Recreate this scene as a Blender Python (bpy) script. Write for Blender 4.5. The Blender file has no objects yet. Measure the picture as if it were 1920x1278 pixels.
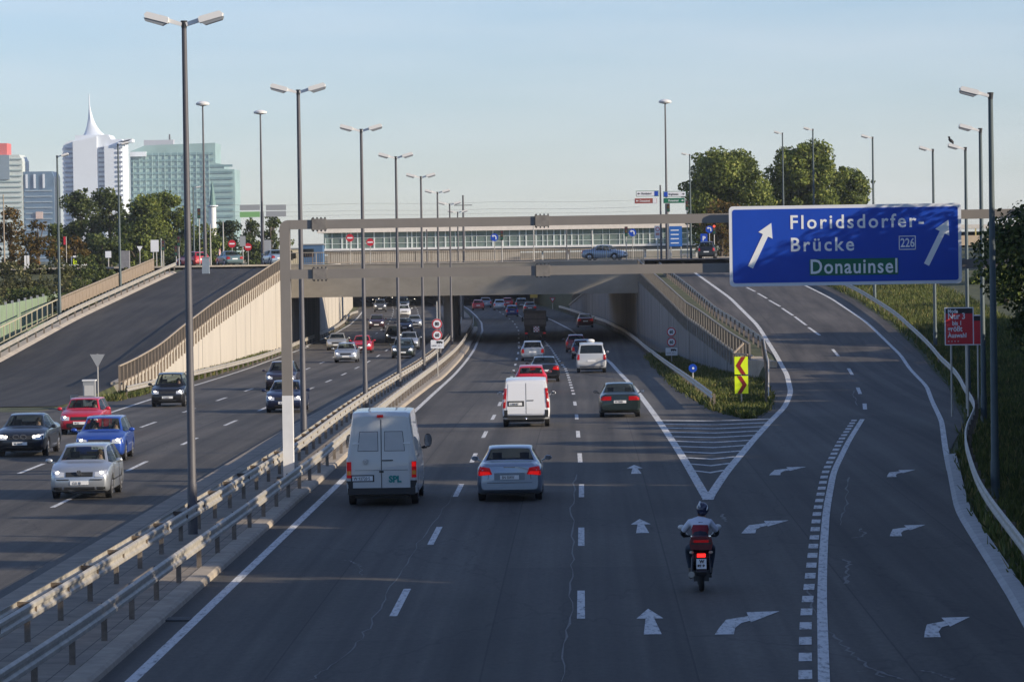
import bpy, bmesh, math, random
import numpy as np
from mathutils import Vector, Matrix, Euler
from mathutils.bvhtree import BVHTree
random.seed(7); np.random.seed(7)
RNG = np.random.RandomState(11)
SC = bpy.context.scene
COL = SC.collection

# ------------------------------------------------------------------ camera
FPX = 7300.0; CAMH = 6.85
TH = math.atan(165/FPX); PS = math.atan(134.6/FPX); RO = -0.0155
Fw = np.array([-math.sin(PS)*math.cos(TH), math.cos(PS)*math.cos(TH), -math.sin(TH)])
R0 = np.array([math.cos(PS), math.sin(PS), 0.0]); U0 = np.cross(R0, Fw)
Rt = R0*math.cos(RO)+U0*math.sin(RO); Up = U0*math.cos(RO)-R0*math.sin(RO)
cam = bpy.data.objects.new('camera', bpy.data.cameras.new('camera'))
COL.objects.link(cam); SC.camera = cam
cam.data.sensor_width = 36.0; cam.data.lens = FPX/1920*36.0
cam.data.clip_start = 1.0; cam.data.clip_end = 20000.0
cam.matrix_world = Matrix(((Rt[0], Up[0], -Fw[0], 0), (Rt[1], Up[1], -Fw[1], 0), (Rt[2], Up[2], -Fw[2], CAMH), (0, 0, 0, 1)))

# ------------------------------------------------------------------ sky, sun, exposure
SUN_EL = math.radians(19.0); SUN_AZ = math.radians(21.0)   # azimuth: to the right (+X), a little behind the camera
sdir = Vector((math.cos(SUN_AZ)*math.cos(SUN_EL), -math.sin(SUN_AZ)*math.cos(SUN_EL), math.sin(SUN_EL)))
W = bpy.data.worlds.new("World"); SC.world = W; W.use_nodes = True
nt = W.node_tree
sky = nt.nodes.new('ShaderNodeTexSky'); sky.sky_type = 'NISHITA'; sky.sun_disc = False
sky.sun_elevation = SUN_EL; sky.sun_rotation = math.atan2(sdir.x, sdir.y)
sky.air_density = 1.0; sky.dust_density = 0.25; sky.ozone_density = 4.0; sky.altitude = 200
bg = nt.nodes['Background']; tint = nt.nodes.new('ShaderNodeMix'); tint.data_type = 'RGBA'; tint.blend_type = 'MULTIPLY'; tint.inputs[0].default_value = 1.0
tint.inputs[7].default_value = (1.0, 1.0, 1.18, 1); nt.links.new(sky.outputs[0], tint.inputs[6]); 
tc = nt.nodes.new('ShaderNodeTexCoord'); mpc = nt.nodes.new('ShaderNodeMapping'); mpc.inputs['Scale'].default_value = (2.2, 2.2, 22); mpc.inputs['Rotation'].default_value = (.03, .05, .4)
nzc = nt.nodes.new('ShaderNodeTexNoise'); nzc.inputs['Scale'].default_value = 2.6; nzc.inputs['Detail'].default_value = 7; nzc.inputs['Roughness'].default_value = .55
rpc = nt.nodes.new('ShaderNodeValToRGB'); rpc.color_ramp.elements[0].position = .42; rpc.color_ramp.elements[1].position = .78; rpc.color_ramp.elements[1].color = (.35, .35, .35, 1)
cm = nt.nodes.new('ShaderNodeMix'); cm.data_type = 'RGBA'; cm.inputs[7].default_value = (6.1, 6.5, 6.9, 1)
nt.links.new(tc.outputs['Generated'], mpc.inputs[0]); nt.links.new(mpc.outputs[0], nzc.inputs['Vector']); nt.links.new(nzc.outputs['Fac'], rpc.inputs[0]); nt.links.new(rpc.outputs[0], cm.inputs[0])
nt.links.new(tint.outputs[2], cm.inputs[6]); nt.links.new(cm.outputs[2], bg.inputs[0]); bg.inputs[1].default_value = 0.107
sun = bpy.data.objects.new('sun', bpy.data.lights.new('sun', 'SUN')); COL.objects.link(sun)
sun.data.energy = 5.0; sun.data.angle = math.radians(0.5); sun.data.color = (1.0, 0.86, 0.68)
sun.rotation_euler = sdir.to_track_quat('Z', 'Y').to_euler()
SC.view_settings.view_transform = 'Standard'; SC.view_settings.look = 'None'
SC.view_settings.gamma = 1.0; SC.view_settings.exposure = 0.38
SC.cycles.use_adaptive_sampling = True
SC.cycles.max_bounces = 6; SC.cycles.transparent_max_bounces = 16

# ------------------------------------------------------------------ ground heights and pixel rays
def ray(u, v): return Fw+(u-960)/FPX*Rt-(v-639)/FPX*Up
def P(u, v, Y):
    d = ray(u, v); return Vector((d[0]/d[1]*Y, Y, CAMH+d[2]/d[1]*Y))
def smooth_tab(tab):
    ys = np.arange(-50, 4000, 1.0); zs = np.interp(ys, [t[0] for t in tab], [t[1] for t in tab])
    k = np.hanning(19); k /= k.sum(); zs = np.convolve(np.pad(zs, 9, 'edge'), k, 'valid')
    return lambda y: float(np.interp(y, ys, zs))
def zm(Y):
    t = min(max((Y-120)/190., 0), 1); return -1.15*t*t*(3-2*t)
ZMT = [(y, zm(y)) for y in range(0, 181, 20)]
zr = smooth_tab(ZMT+[(192, -.2), (216, .1), (230, .6), (255, 1.8), (300, 3.45), (344, 4.95), (366, 5.9), (4000, 5.95)])
zl = smooth_tab(ZMT+[(205, -.25), (220, .0), (235, .45), (275, 2.6), (338, 5.35), (352, 5.92), (4000, 5.95)])
def G(u, v, zf=zm, off=0.0):
    d = ray(u, v); a = d[0]/d[1]; b = d[2]/d[1]; y = 20.0
    while y < 3000:
        if CAMH+b*y <= zf(y)+off: break
        y += .2
    return Vector((a*y, y, zf(y)+off))
_c = [(-50, 0), (0, 0), (117, 0), (176, -.27), (244, -.83), (324, -1.71), (402, -3.03), (449, -4.35), (499, -6.34), (557, -8.95), (635, -13), (700, -17.5), (800, -26), (4000, -26)]
cofs = smooth_tab(_c)
def curve(px, zf=zm, off=0.0):
    """X as a smooth function of Y from points seen on a surface of known height"""
    pts = sorted([tuple(G(u, v, zf, off)[:2][::-1]) for u, v in px])
    ys = [p[0] for p in pts]; xs = [p[1] for p in pts]
    s0 = (xs[1]-xs[0])/(ys[1]-ys[0]); s1 = (xs[-1]-xs[-2])/(ys[-1]-ys[-2])
    ys = [ys[0]-60]+ys+[ys[-1]+40]; xs = [xs[0]-s0*60]+xs+[xs[-1]+s1*40]
    yy = np.arange(ys[0], ys[-1], 1.0); xx = np.interp(yy, ys, xs); n = 7
    k = np.hanning(2*n+1); k /= k.sum(); xx2 = np.convolve(np.pad(xx, n, mode='reflect', reflect_type='odd'), k, 'valid')
    return lambda y: float(np.interp(y, yy, xx2))

# ------------------------------------------------------------------ materials
MATS = {}
def mat(name, col, rough=.6, metal=0., var=0., vscale=3., bump=0., bscale=40., emit=None, estr=0., coat=0., col2=None, spec=.5, stretch=None):
    if name in MATS: return MATS[name]
    m = bpy.data.materials.new(name); m.use_nodes = True; n = m.node_tree; b = n.nodes['Principled BSDF']
    b.inputs['Base Color'].default_value = (*col, 1); b.inputs['Roughness'].default_value = rough
    b.inputs['Metallic'].default_value = metal; b.inputs['Coat Weight'].default_value = coat
    b.inputs['Specular IOR Level'].default_value = spec
    if emit: b.inputs['Emission Color'].default_value = (*emit, 1); b.inputs['Emission Strength'].default_value = estr
    if var or bump:
        g = n.nodes.new('ShaderNodeNewGeometry'); mp = n.nodes.new('ShaderNodeMapping'); n.links.new(g.outputs['Position'], mp.inputs[0])
        if stretch: mp.inputs['Scale'].default_value = stretch
    if var:
        t = n.nodes.new('ShaderNodeTexNoise'); t.inputs['Scale'].default_value = vscale; t.inputs['Detail'].default_value = 6; t.inputs['Roughness'].default_value = .65
        n.links.new(mp.outputs[0], t.inputs['Vector'])
        r = n.nodes.new('ShaderNodeValToRGB'); r.color_ramp.elements[0].position = .3; r.color_ramp.elements[1].position = .7
        c2 = col2 or tuple(min(1, c*(1+var)) for c in col); c1 = tuple(c*(1-var) for c in col)
        r.color_ramp.elements[0].color = (*c1, 1); r.color_ramp.elements[1].color = (*c2, 1)
        n.links.new(t.outputs['Fac'], r.inputs[0]); n.links.new(r.outputs[0], b.inputs['Base Color'])
    if bump:
        t2 = n.nodes.new('ShaderNodeTexNoise'); t2.inputs['Scale'].default_value = bscale; t2.inputs['Detail'].default_value = 4
        n.links.new(mp.outputs[0], t2.inputs['Vector'])
        bp = n.nodes.new('ShaderNodeBump'); bp.inputs['Strength'].default_value = bump; bp.inputs['Distance'].default_value = .02
        n.links.new(t2.outputs['Fac'], bp.inputs['Height']); n.links.new(bp.outputs[0], b.inputs['Normal'])
    MATS[name] = m; return m

def asphalt(name, base, warm=1.0):
    m = bpy.data.materials.new(name); m.use_nodes = True; n = m.node_tree; b = n.nodes['Principled BSDF']
    g = n.nodes.new('ShaderNodeNewGeometry'); L = n.links.new
    def noise(scale, stretch, det=5, ro=.6):
        mp = n.nodes.new('ShaderNodeMapping'); mp.inputs['Scale'].default_value = stretch; L(g.outputs['Position'], mp.inputs[0])
        t = n.nodes.new('ShaderNodeTexNoise'); t.inputs['Scale'].default_value = scale; t.inputs['Detail'].default_value = det; t.inputs['Roughness'].default_value = ro
        L(mp.outputs[0], t.inputs['Vector']); return t.outputs['Fac']
    def mix(a, bb, fac, mode='MULTIPLY'):
        x = n.nodes.new('ShaderNodeMix'); x.data_type = 'RGBA'; x.blend_type = mode
        if isinstance(fac, float): x.inputs[0].default_value = fac
        else: L(fac, x.inputs[0])
        L(a, x.inputs[6]) if not isinstance(a, tuple) else setattr(x.inputs[6], 'default_value', (*a, 1))
        L(bb, x.inputs[7]) if not isinstance(bb, tuple) else setattr(x.inputs[7], 'default_value', (*bb, 1))
        return x.outputs[2]
    def ramp(s, p0, c0, p1, c1):
        r = n.nodes.new('ShaderNodeValToRGB'); r.color_ramp.elements[0].position = p0; r.color_ramp.elements[1].position = p1
        r.color_ramp.elements[0].color = (c0, c0, c0, 1); r.color_ramp.elements[1].color = (c1, c1, c1, 1); L(s, r.inputs[0]); return r.outputs[0]
    grain = ramp(noise(7, (1, .5, 1), 8, .85), .32, .70, .68, 1.35)
    tracks = ramp(noise(1.25, (1, .008, 1), 3), .32, .60, .66, 1.34)      # worn wheel tracks along the lanes
    patch = ramp(noise(.12, (1, .35, 1), 4), .38, .80, .64, 1.2)
    br = n.nodes.new('ShaderNodeTexBrick'); bm_ = n.nodes.new('ShaderNodeMapping'); bm_.inputs['Rotation'].default_value = (0, 0, math.pi/2); bm_.inputs['Location'].default_value = (7, 1.75, 0)
    L(g.outputs['Position'], bm_.inputs[0]); L(bm_.outputs[0], br.inputs['Vector']); br.inputs['Scale'].default_value = 1; br.inputs['Brick Width'].default_value = 31; br.inputs['Row Height'].default_value = 3.5
    br.inputs['Mortar Size'].default_value = .018; br.inputs['Mortar'].default_value = (.55, .55, .55, 1); br.inputs['Color1'].default_value = (.88, .88, .89, 1); br.inputs['Color2'].default_value = (1.1, 1.1, 1.09, 1)
    oil = ramp(noise(5, (1, .25, 1), 4, .7), .62, 1.0, .74, .62)
    c = mix(tuple(x*base for x in (1.10*warm, 1.0, .85)), grain, 1.0); c = mix(c, tracks, 1.0); c = mix(c, patch, 1.0); c = mix(c, br.outputs[0], 1.0); c = mix(c, oil, 1.0)
    # fine sealed cracks
    mp = n.nodes.new('ShaderNodeMapping'); mp.inputs['Scale'].default_value = (1, .25, 1); L(g.outputs['Position'], mp.inputs[0])
    ns = n.nodes.new('ShaderNodeTexNoise'); ns.inputs['Scale'].default_value = 1.5; L(mp.outputs[0], ns.inputs['Vector'])
    ad = n.nodes.new('ShaderNodeVectorMath'); ad.operation = 'ADD'; L(mp.outputs[0], ad.inputs[0]); L(ns.outputs['Color'], ad.inputs[1])
    vo = n.nodes.new('ShaderNodeTexVoronoi'); vo.feature = 'DISTANCE_TO_EDGE'; vo.inputs['Scale'].default_value = .16; L(ad.outputs[0], vo.inputs['Vector'])
    crk = ramp(vo.outputs['Distance'], .0015, .45, .005, 1.0)
    c = mix(c, crk, .6)
    L(c, b.inputs['Base Color']); b.inputs['Roughness'].default_value = .78; b.inputs['Specular IOR Level'].default_value = .35
    bp = n.nodes.new('ShaderNodeBump'); bp.inputs['Strength'].default_value = .35; bp.inputs['Distance'].default_value = .01
    L(noise(70, (1, 1, 1), 3), bp.inputs['Height']); L(bp.outputs[0], b.inputs['Normal'])
    MATS[name] = m; return m

def leafmat(name, c1, c2, c3=None):
    m = bpy.data.materials.new(name); m.use_nodes = True; n = m.node_tree; b = n.nodes['Principled BSDF']; L = n.links.new
    g = n.nodes.new('ShaderNodeNewGeometry'); r = n.nodes.new('ShaderNodeValToRGB')
    e = r.color_ramp.elements; e[0].color = (*c1, 1); e[1].color = (*c2, 1)
    if c3: x = e.new(.85); x.color = (*c2, 1); e[2].color = (*c3, 1)
    L(g.outputs['Random Per Island'], r.inputs[0])
    t = n.nodes.new('ShaderNodeTexNoise'); t.inputs['Scale'].default_value = .45; t.inputs['Detail'].default_value = 2; L(g.outputs['Position'], t.inputs['Vector'])
    rr = n.nodes.new('ShaderNodeValToRGB'); rr.color_ramp.elements[0].position = .35; rr.color_ramp.elements[1].position = .65
    rr.color_ramp.elements[0].color = (.6, .62, .6, 1); rr.color_ramp.elements[1].color = (1.25, 1.2, 1.1, 1); L(t.outputs['Fac'], rr.inputs[0])
    mx = n.nodes.new('ShaderNodeMix'); mx.data_type = 'RGBA'; mx.blend_type = 'MULTIPLY'; mx.inputs[0].default_value = 1
    L(r.outputs[0], mx.inputs[6]); L(rr.outputs[0], mx.inputs[7]); L(mx.outputs[2], b.inputs['Base Color'])
    b.inputs['Roughness'].default_value = .65; b.inputs['Specular IOR Level'].default_value = .25
    tr = n.nodes.new('ShaderNodeBsdfTranslucent'); L(mx.outputs[2], tr.inputs[0]); ms = n.nodes.new('ShaderNodeMixShader'); ms.inputs[0].default_value = .3
    L(b.outputs[0], ms.inputs[1]); L(tr.outputs[0], ms.inputs[2]); L(ms.outputs[0], n.nodes['Material Output'].inputs[0])
    MATS[name] = m; return m

def glassmat(name, tint, fac=.5):
    m = bpy.data.materials.new(name); m.use_nodes = True; n = m.node_tree; L = n.links.new
    b = n.nodes['Principled BSDF']; b.inputs['Base Color'].default_value = (.012, .016, .018, 1); b.inputs['Roughness'].default_value = .04
    t = n.nodes.new('ShaderNodeBsdfTransparent'); t.inputs[0].default_value = (*tint, 1)
    ms = n.nodes.new('ShaderNodeMixShader'); ms.inputs[0].default_value = fac
    L(b.outputs[0], ms.inputs[1]); L(t.outputs[0], ms.inputs[2]); L(ms.outputs[0], n.nodes['Material Output'].inputs[0])
    MATS[name] = m; return m

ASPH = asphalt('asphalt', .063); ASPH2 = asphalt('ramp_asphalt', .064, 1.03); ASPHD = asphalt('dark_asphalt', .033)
CONC = mat('concrete', (.40, .35, .28), .85, var=.22, vscale=1.2, bump=.3, bscale=25)
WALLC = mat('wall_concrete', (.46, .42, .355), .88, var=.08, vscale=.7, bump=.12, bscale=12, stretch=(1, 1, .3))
WALLD = mat('shaded_streaked_concrete', (.19, .185, .175), .9, var=.42, vscale=1.6, bump=.2, bscale=12, stretch=(1, 1, .09))  # base colour darkened for walls lying in shade; upright streaks are stains
FASC = mat('fascia_concrete', (.27, .245, .20), .85, var=.2, vscale=.5, bump=.2, bscale=12, stretch=(.5, .5, 1))
PAINT = mat('road_paint', (.60, .60, .58), .75, var=.10, vscale=6, bump=.15)
def wear(m, col, sc, lo, hi):
    n = m.node_tree; L = n.links.new; b = n.nodes['Principled BSDF']; g = n.nodes.new('ShaderNodeNewGeometry'); t = n.nodes.new('ShaderNodeTexNoise'); t.inputs['Scale'].default_value = sc; t.inputs['Detail'].default_value = 8; t.inputs['Roughness'].default_value = .75
    mp = n.nodes.new('ShaderNodeMapping'); mp.inputs['Scale'].default_value = (1, .22, 1); L(g.outputs['Position'], mp.inputs[0]); L(mp.outputs[0], t.inputs['Vector'])
    r = n.nodes.new('ShaderNodeValToRGB'); r.color_ramp.elements[0].position = lo; r.color_ramp.elements[1].position = hi; L(t.outputs['Fac'], r.inputs[0])
    mx = n.nodes.new('ShaderNodeMix'); mx.data_type = 'RGBA'; src = b.inputs['Base Color'].links[0].from_socket; L(r.outputs[0], mx.inputs[0]); mx.inputs[6].default_value = (*col, 1); L(src, mx.inputs[7]); L(mx.outputs[2], b.inputs['Base Color'])
wear(PAINT, (.14, .14, .135), 9, .34, .5)
GALV = mat('galvanised_steel', (.43, .40, .34), .55, .35, var=.25, vscale=2.5, bump=.1)
POSTM = mat('rusty_post', (.19, .16, .13), .75, .2, var=.35, vscale=5)
POLEM = mat('pole_paint', (.085, .083, .09), .55, .1, var=.12, vscale=2)
POLEG = mat('green_grey_pole', (.06, .085, .09), .55, .1, var=.15, vscale=2)
LAMPW = mat('lamp_housing', (.74, .73, .70), .45)
LAMPG = mat('lamp_glass', (.24, .25, .26), .2)
DARKM = mat('dark_metal', (.05, .052, .055), .5, .4)
GANT = mat('gantry_paint', (.23, .21, .185), .6, .1, var=.08, vscale=.8)
WHITEP = mat('white_paint', (.74, .74, .72), .5, var=.06, vscale=2)
RUB = mat('rubber', (.016, .016, .017), .85); BLACKP = mat('black_plastic', (.02, .021, .022), .55)
RIM = mat('alloy', (.42, .42, .43), .35, .7); CHROME = mat('chrome', (.7, .7, .72), .12, 1.0)
PLATE = mat('plate_white', (.78, .78, .76), .45, var=.05); PBLUE = mat('plate_blue', (.02, .06, .4), .5); PRED = mat('plate_red', (.5, .02, .02), .5)
INK = mat('black_ink', (.015, .015, .016), .6)
TAILR = mat('tail_red', (.26, .004, .008), .35, spec=.25, emit=(1, .01, .01), estr=.08)
TAILON = mat('tail_lit', (.3, .003, .003), .4, spec=.2, emit=(1, .012, .01), estr=.35)
TAILW = mat('tail_clear', (.65, .45, .42), .15, coat=.5)
AMBER = mat('indicator_amber', (.8, .28, .03), .25, coat=.5)
HEADL = mat('headlamp_glass', (.62, .64, .66), .08, .3, coat=.8)
HEADON = mat('headlamp_lit', (.8, .78, .7), .1, emit=(1, .88, .70), estr=5.0)
SEAT = mat('seat_fabric', (.035, .035, .04), .9)
CARGL = glassmat('car_glass', (.82, .9, .88), .62)
DARKGL = glassmat('tinted_glass', (.2, .24, .25), .25)
SKIN = mat('skin', (.55, .33, .24), .55)
BARK = mat('bark', (.09, .07, .05), .9, var=.3, vscale=4, bump=.5)
SBLUE = mat('sign_blue', (.002, .055, .42), .5, var=.05, vscale=2); SGREEN = mat('sign_green', (.0, .13, .06), .45); SWHITE = mat('sign_white', (.72, .74, .76), .45)
SRED = mat('sign_red', (.5, .015, .03), .45); SYEL = mat('sign_yellow', (.62, .78, .01), .45, emit=(.75, .9, .02), estr=.12)
SGREY = mat('sign_back_grey', (.36, .37, .37), .5, .3); SBROWN = mat('sign_brown', (.28, .07, .05), .5)

# ------------------------------------------------------------------ mesh helpers
class MB:
    def __init__(s): s.v = []; s.f = []
    def add(s, vs, fs):
        o = len(s.v); s.v += [tuple(x) for x in vs]; s.f += [tuple(i+o for i in f) for f in fs]; return s
    def box(s, c, d, rz=0., rx=0., ry=0.):
        M = Euler((rx, ry, rz)).to_matrix(); c = Vector(c)
        vs = [c+M @ Vector((sx*d[0]/2, sy*d[1]/2, sz*d[2]/2)) for sx in (-1, 1) for sy in (-1, 1) for sz in (-1, 1)]
        return s.add(vs, [(0, 1, 3, 2), (4, 6, 7, 5), (0, 4, 5, 1), (2, 3, 7, 6), (0, 2, 6, 4), (1, 5, 7, 3)])
    def seg(s, a, b, w, h):
        """box beam from a to b"""
        a = Vector(a); b = Vector(b); d = (b-a).normalized(); x = d.cross(Vector((0, 0, 1)))
        if x.length < 1e-4: x = Vector((1, 0, 0))
        x.normalize(); z = x.cross(d)
        vs = [p+x*i*w/2+z*j*h/2 for p in (a, b) for i, j in ((-1, -1), (1, -1), (1, 1), (-1, 1))]
        return s.add(vs, [(3, 2, 1, 0), (4, 5, 6, 7), (0, 1, 5, 4), (1, 2, 6, 5), (2, 3, 7, 6), (3, 0, 4, 7)])
    def tube(s, pts, rs, n=10, cap=True):
        pts = [Vector(p) for p in pts]
        if not isinstance(rs, (list, tuple)): rs = [rs]*len(pts)
        o = len(s.v); ref = None
        for i, p in enumerate(pts):
            d = (pts[min(i+1, len(pts)-1)]-pts[max(i-1, 0)]).normalized()
            if ref is None: ref = d.orthogonal().normalized()
            x = (ref-d*ref.dot(d)).normalized(); y = d.cross(x); ref = x
            for k in range(n):
                a = 2*math.pi*k/n; s.v.append(tuple(p+(x*math.cos(a)+y*math.sin(a))*rs[i]))
        for i in range(len(pts)-1):
            for k in range(n):
                a = o+i*n+k; b = o+i*n+(k+1) % n; s.f.append((a, b, b+n, a+n))
        if cap: s.f.append(tuple(o+k for k in reversed(range(n)))); s.f.append(tuple(o+(len(pts)-1)*n+k for k in range(n)))
        return s
    def prism(s, poly, axis, a, b):
        """extrude 2D polygon; axis 'z': poly(x,y); 'y': poly(x,z); 'x': poly(y,z)"""
        def m(p, t): return {'z': (p[0], p[1], t), 'y': (p[0], t, p[1]), 'x': (t, p[0], p[1])}[axis]
        n = len(poly); vs = [m(p, a) for p in poly]+[m(p, b) for p in poly]
        return s.add(vs, [tuple(range(n)), tuple(range(2*n-1, n-1, -1))]+[(i, i+n, (i+1) % n+n, (i+1) % n) for i in range(n)])
    def strip(s, L, R):
        n = len(L); return s.add(list(L)+list(R), [(i, i+n, i+n+1, i+1) for i in range(n-1)])
    def sweep(s, prof, path, closed=True):
        """profile (lateral, up) along path; lateral is to the right of travel"""
        path = [Vector(p) for p in path]; o = len(s.v); n = len(prof)
        for i, p in enumerate(path):
            d = (path[min(i+1, len(path)-1)]-path[max(i-1, 0)]); d.z = 0; d.normalize(); x = Vector((d.y, -d.x, 0))
            for a, b in prof: s.v.append(tuple(p+x*a+Vector((0, 0, b))))
        m = n if closed else n-1
        for i in range(len(path)-1):
            for k in range(m): a = o+i*n+k; b = o+i*n+(k+1) % n; s.f.append((a, b, b+n, a+n))
        if closed: s.f.append(tuple(o+k for k in reversed(range(n)))); s.f.append(tuple(o+(len(path)-1)*n+k for k in range(n)))
        return s
    def ell(s, c, r, n=12, m=8):
        o = len(s.v); c = Vector(c)
        for i in range(m+1):
            t = math.pi*i/m
            for k in range(n): a = 2*math.pi*k/n; s.v.append((c.x+r[0]*math.sin(t)*math.cos(a), c.y+r[1]*math.sin(t)*math.sin(a), c.z+r[2]*math.cos(t)))
        for i in range(m):
            for k in range(n): a = o+i*n+k; b = o+i*n+(k+1) % n; s.f.append((a, a+n, b+n, b))
        return s
    def mesh(s, name, m=None, smooth=False, fix=True):
        me = bpy.data.meshes.new(name); me.from_pydata(s.v, [], s.f)
        if fix:
            bm = bmesh.new(); bm.from_mesh(me); bmesh.ops.remove_doubles(bm, verts=bm.verts, dist=1e-5); bmesh.ops.recalc_face_normals(bm, faces=bm.faces); bm.to_mesh(me); bm.free()
        if m: me.materials.append(m)
        if smooth: shade(me, smooth)
        return me
    def build(s, name, m, parent=None, smooth=False, fix=True): return obj(name, s.mesh(name, m, smooth, fix), parent)
def shade(me, ang):
    me.polygons.foreach_set('use_smooth', [True]*len(me.polygons))
    if ang is not True: me.set_sharp_from_angle(angle=math.radians(ang))
def obj(name, me, parent=None, loc=None, rz=None):
    o = bpy.data.objects.new(name, me); COL.objects.link(o)
    if parent: o.parent = parent
    if loc is not None: o.location = loc
    if rz is not None: o.rotation_euler.z = rz
    return o
def tag(o, label=None, cat=None, group=None, kind=None):
    if label: o['label'] = label
    if cat: o['category'] = cat
    if group: o['group'] = group
    if kind: o['kind'] = kind
    return o
def thing(name, label, cat, loc=(0, 0, 0), rz=0., group=None):
    o = bpy.data.objects.new(name, None); COL.objects.link(o); o.location = loc; o.rotation_euler.z = rz; o.empty_display_size = .3
    return tag(o, label, cat, group)
def struct(name, mb, m, label=None, smooth=False):
    o = mb.build(name, m, None, smooth) if isinstance(mb, MB) else obj(name, mb)
    o['kind'] = 'structure'
    if label: o['label'] = label
    return o
def copy_tree(o, parent=None):
    c = o.copy(); COL.objects.link(c)
    if parent: c.parent = parent
    for ch in list(o.children): copy_tree(ch, c)
    return c
def copy_thing(o, label, loc, rz=0., group=None):
    c = copy_tree(o); c.location = loc; c.rotation_euler.z = rz; c['label'] = label
    if group: c['group'] = group
    return c
def text(s, size, m, parent, loc, name='lettering', xs=1.0, depth=.004, align='LEFT', face='-Y', bold=0.0, rot=0., sp=1.0):
    cu = bpy.data.curves.new(name, 'FONT'); cu.body = s; cu.space_character = sp; cu.size = size; cu.extrude = depth; cu.align_x = align; cu.offset = bold; cu.resolution_u = 3
    t = bpy.data.objects.new(name, cu); COL.objects.link(t); bpy.context.view_layer.update()
    me = bpy.data.meshes.new_from_object(t.evaluated_get(bpy.context.evaluated_depsgraph_get()))
    bpy.data.objects.remove(t); bpy.data.curves.remove(cu)
    M = Matrix.Rotation(rot, 4, 'Y') @ Matrix.Rotation(math.pi/2, 4, 'X') @ Matrix.Scale(xs, 4, (1, 0, 0))
    if face == '+Y': M = Matrix.Rotation(math.pi, 4, 'Z') @ M
    me.transform(M); me.materials.clear(); me.materials.append(m)
    return obj(name, me, parent, loc)
def plate_sign(parent, name, m, w, h, loc, y=0.02, rad=0.04, back=True):
    n = 5; pts = []
    for cx, cz, a0 in ((w/2-rad, h/2-rad, 0), (-w/2+rad, h/2-rad, 90), (-w/2+rad, -h/2+rad, 180), (w/2-rad, -h/2+rad, 270)):
        for i in range(n): a = math.radians(a0+90*i/(n-1)); pts.append((loc[0]+cx+rad*math.cos(a), loc[2]+cz+rad*math.sin(a)))
    return MB().prism(pts, 'y', loc[1]-y, loc[1]+y).build(name, m, parent)
def disc(parent, name, m, r, loc, y0, y1, n=28):
    return MB().prism([(loc[0]+r*math.cos(2*math.pi*i/n), loc[2]+r*math.sin(2*math.pi*i/n)) for i in range(n)], 'y', loc[1]+y0, loc[1]+y1).build(name, m, parent)
def frange(a, b, st):
    n = max(1, int(round((b-a)/st))); return [a+(b-a)*i/n for i in range(n+1)]

# ------------------------------------------------------------------ lines of the road, as X(Y)
def LX(x): return lambda y: x+cofs(y)
medR = curve([(184, 1278), (600, 906), (752, 768), (875, 667)])
medRo = lambda y: (medR(y) if y < 230 else -7.9+cofs(y))
medL = LX(-11.75)
wallL = lambda y: float(np.interp(y, [0, 190, 250, 357, 366, 445, 525, 620, 760], [-34, -25.2, -26, -26.7, -25.1, -28, -31.9, -36.5, -47]))
wallR = lambda y: float(np.interp(y, [0, 192, 234, 265, 344.5, 415, 518, 620, 760], [13, 11.4, 8.8, 7.1, 4.95, 2.9, -2, -8, -18]))
rampLine = curve([(1327, 938), (1360, 888), (1400, 840), (1440, 795), (1470, 765), (1483, 735), (1475, 700), (1455, 665), (1420, 610), (1370, 560), (1305, 513)], zr)
kerbRc = curve([(1920, 1150), (1800, 960), (1775, 840), (1768, 790), (1740, 725), (1690, 665), (1620, 600), (1560, 560), (1510, 535)], zr)
railRc = curve([(1920, 1040), (1862, 960), (1820, 850), (1808, 760), (1770, 695), (1700, 625), (1650, 588), (1590, 552)], zr, .75)
def lineR(y): return kerbRc(y) if y > 76 else kerbRc(76)-(76-y)*.06
def kerbR(y): return lineR(y)+float(np.interp(y, [128, 152, 290], [0, .8, 1.5]))
_rt = np.convolve(np.pad([max(railRc(y), kerbR(y)+.6) for y in range(0, 420)], 14, mode='reflect', reflect_type='odd'), np.hanning(29)/np.hanning(29).sum(), 'valid')
def railR(y): return float(np.interp(y, np.arange(420), _rt))
gravL = curve([(1150, 628), (1200, 657), (1235, 695), (1270, 730), (1340, 770), (1400, 784)])
gravR = curve([(1400, 786), (1442, 770), (1446, 735), (1440, 700), (1428, 660)], zr)
NOSE = G(1400, 784).y

# ------------------------------------------------------------------ ground sheet
def gl(y): return min(zl(y), float(np.interp(y, [0, 200, 250, 300, 345, 354], [0, 0, .7, 1.6, 4.8, 5.9])))
def ground():
    ys = [-400, -100, -20]+list(range(0, 780, 6))+[790, 900, 1200, 2000, 4000, 9000]
    rows = []; mb = MB()
    for y in ys:
        yc = min(y, 760); a = wallL(yc); b = wallR(yc)
        inn = zm(y) if y < 770 else 5.95
        L = zl(y) if y < 770 else 5.95; R = zr(y) if y < 770 else 5.95
        if y < 212: b = wallR(212)
        kr = (railR(min(y, 340))+1.5) if y < 340 else 16.
        kr = max(kr, b+2)
        xs = [-6000, -900, -200, -90, -60, -42, -36.5, (-36.4+a)/2, a-.42, a-.12, (a+b)/2, b+.12, b+.42, (b+kr)/2, kr, kr+4, kr+12, kr+30, 90, 200, 900, 6000]
        zs = [L if y > 356 else gl(y)]*6+[L]*3+[inn]*3+[R]*3+[R+.25, R+.7, R+.9, R+.6, R, R, R]
        rows.append([(x, y, z-.03) for x, z in zip(xs, zs)])
    n = len(rows[0]); vs = [p for r in rows for p in r]; fs = []
    for i in range(len(rows)-1):
        for k in range(n-1): a = i*n+k; fs.append((a, a+1, a+n+1, a+n))
    mb.add(vs, fs); return mb
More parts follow.
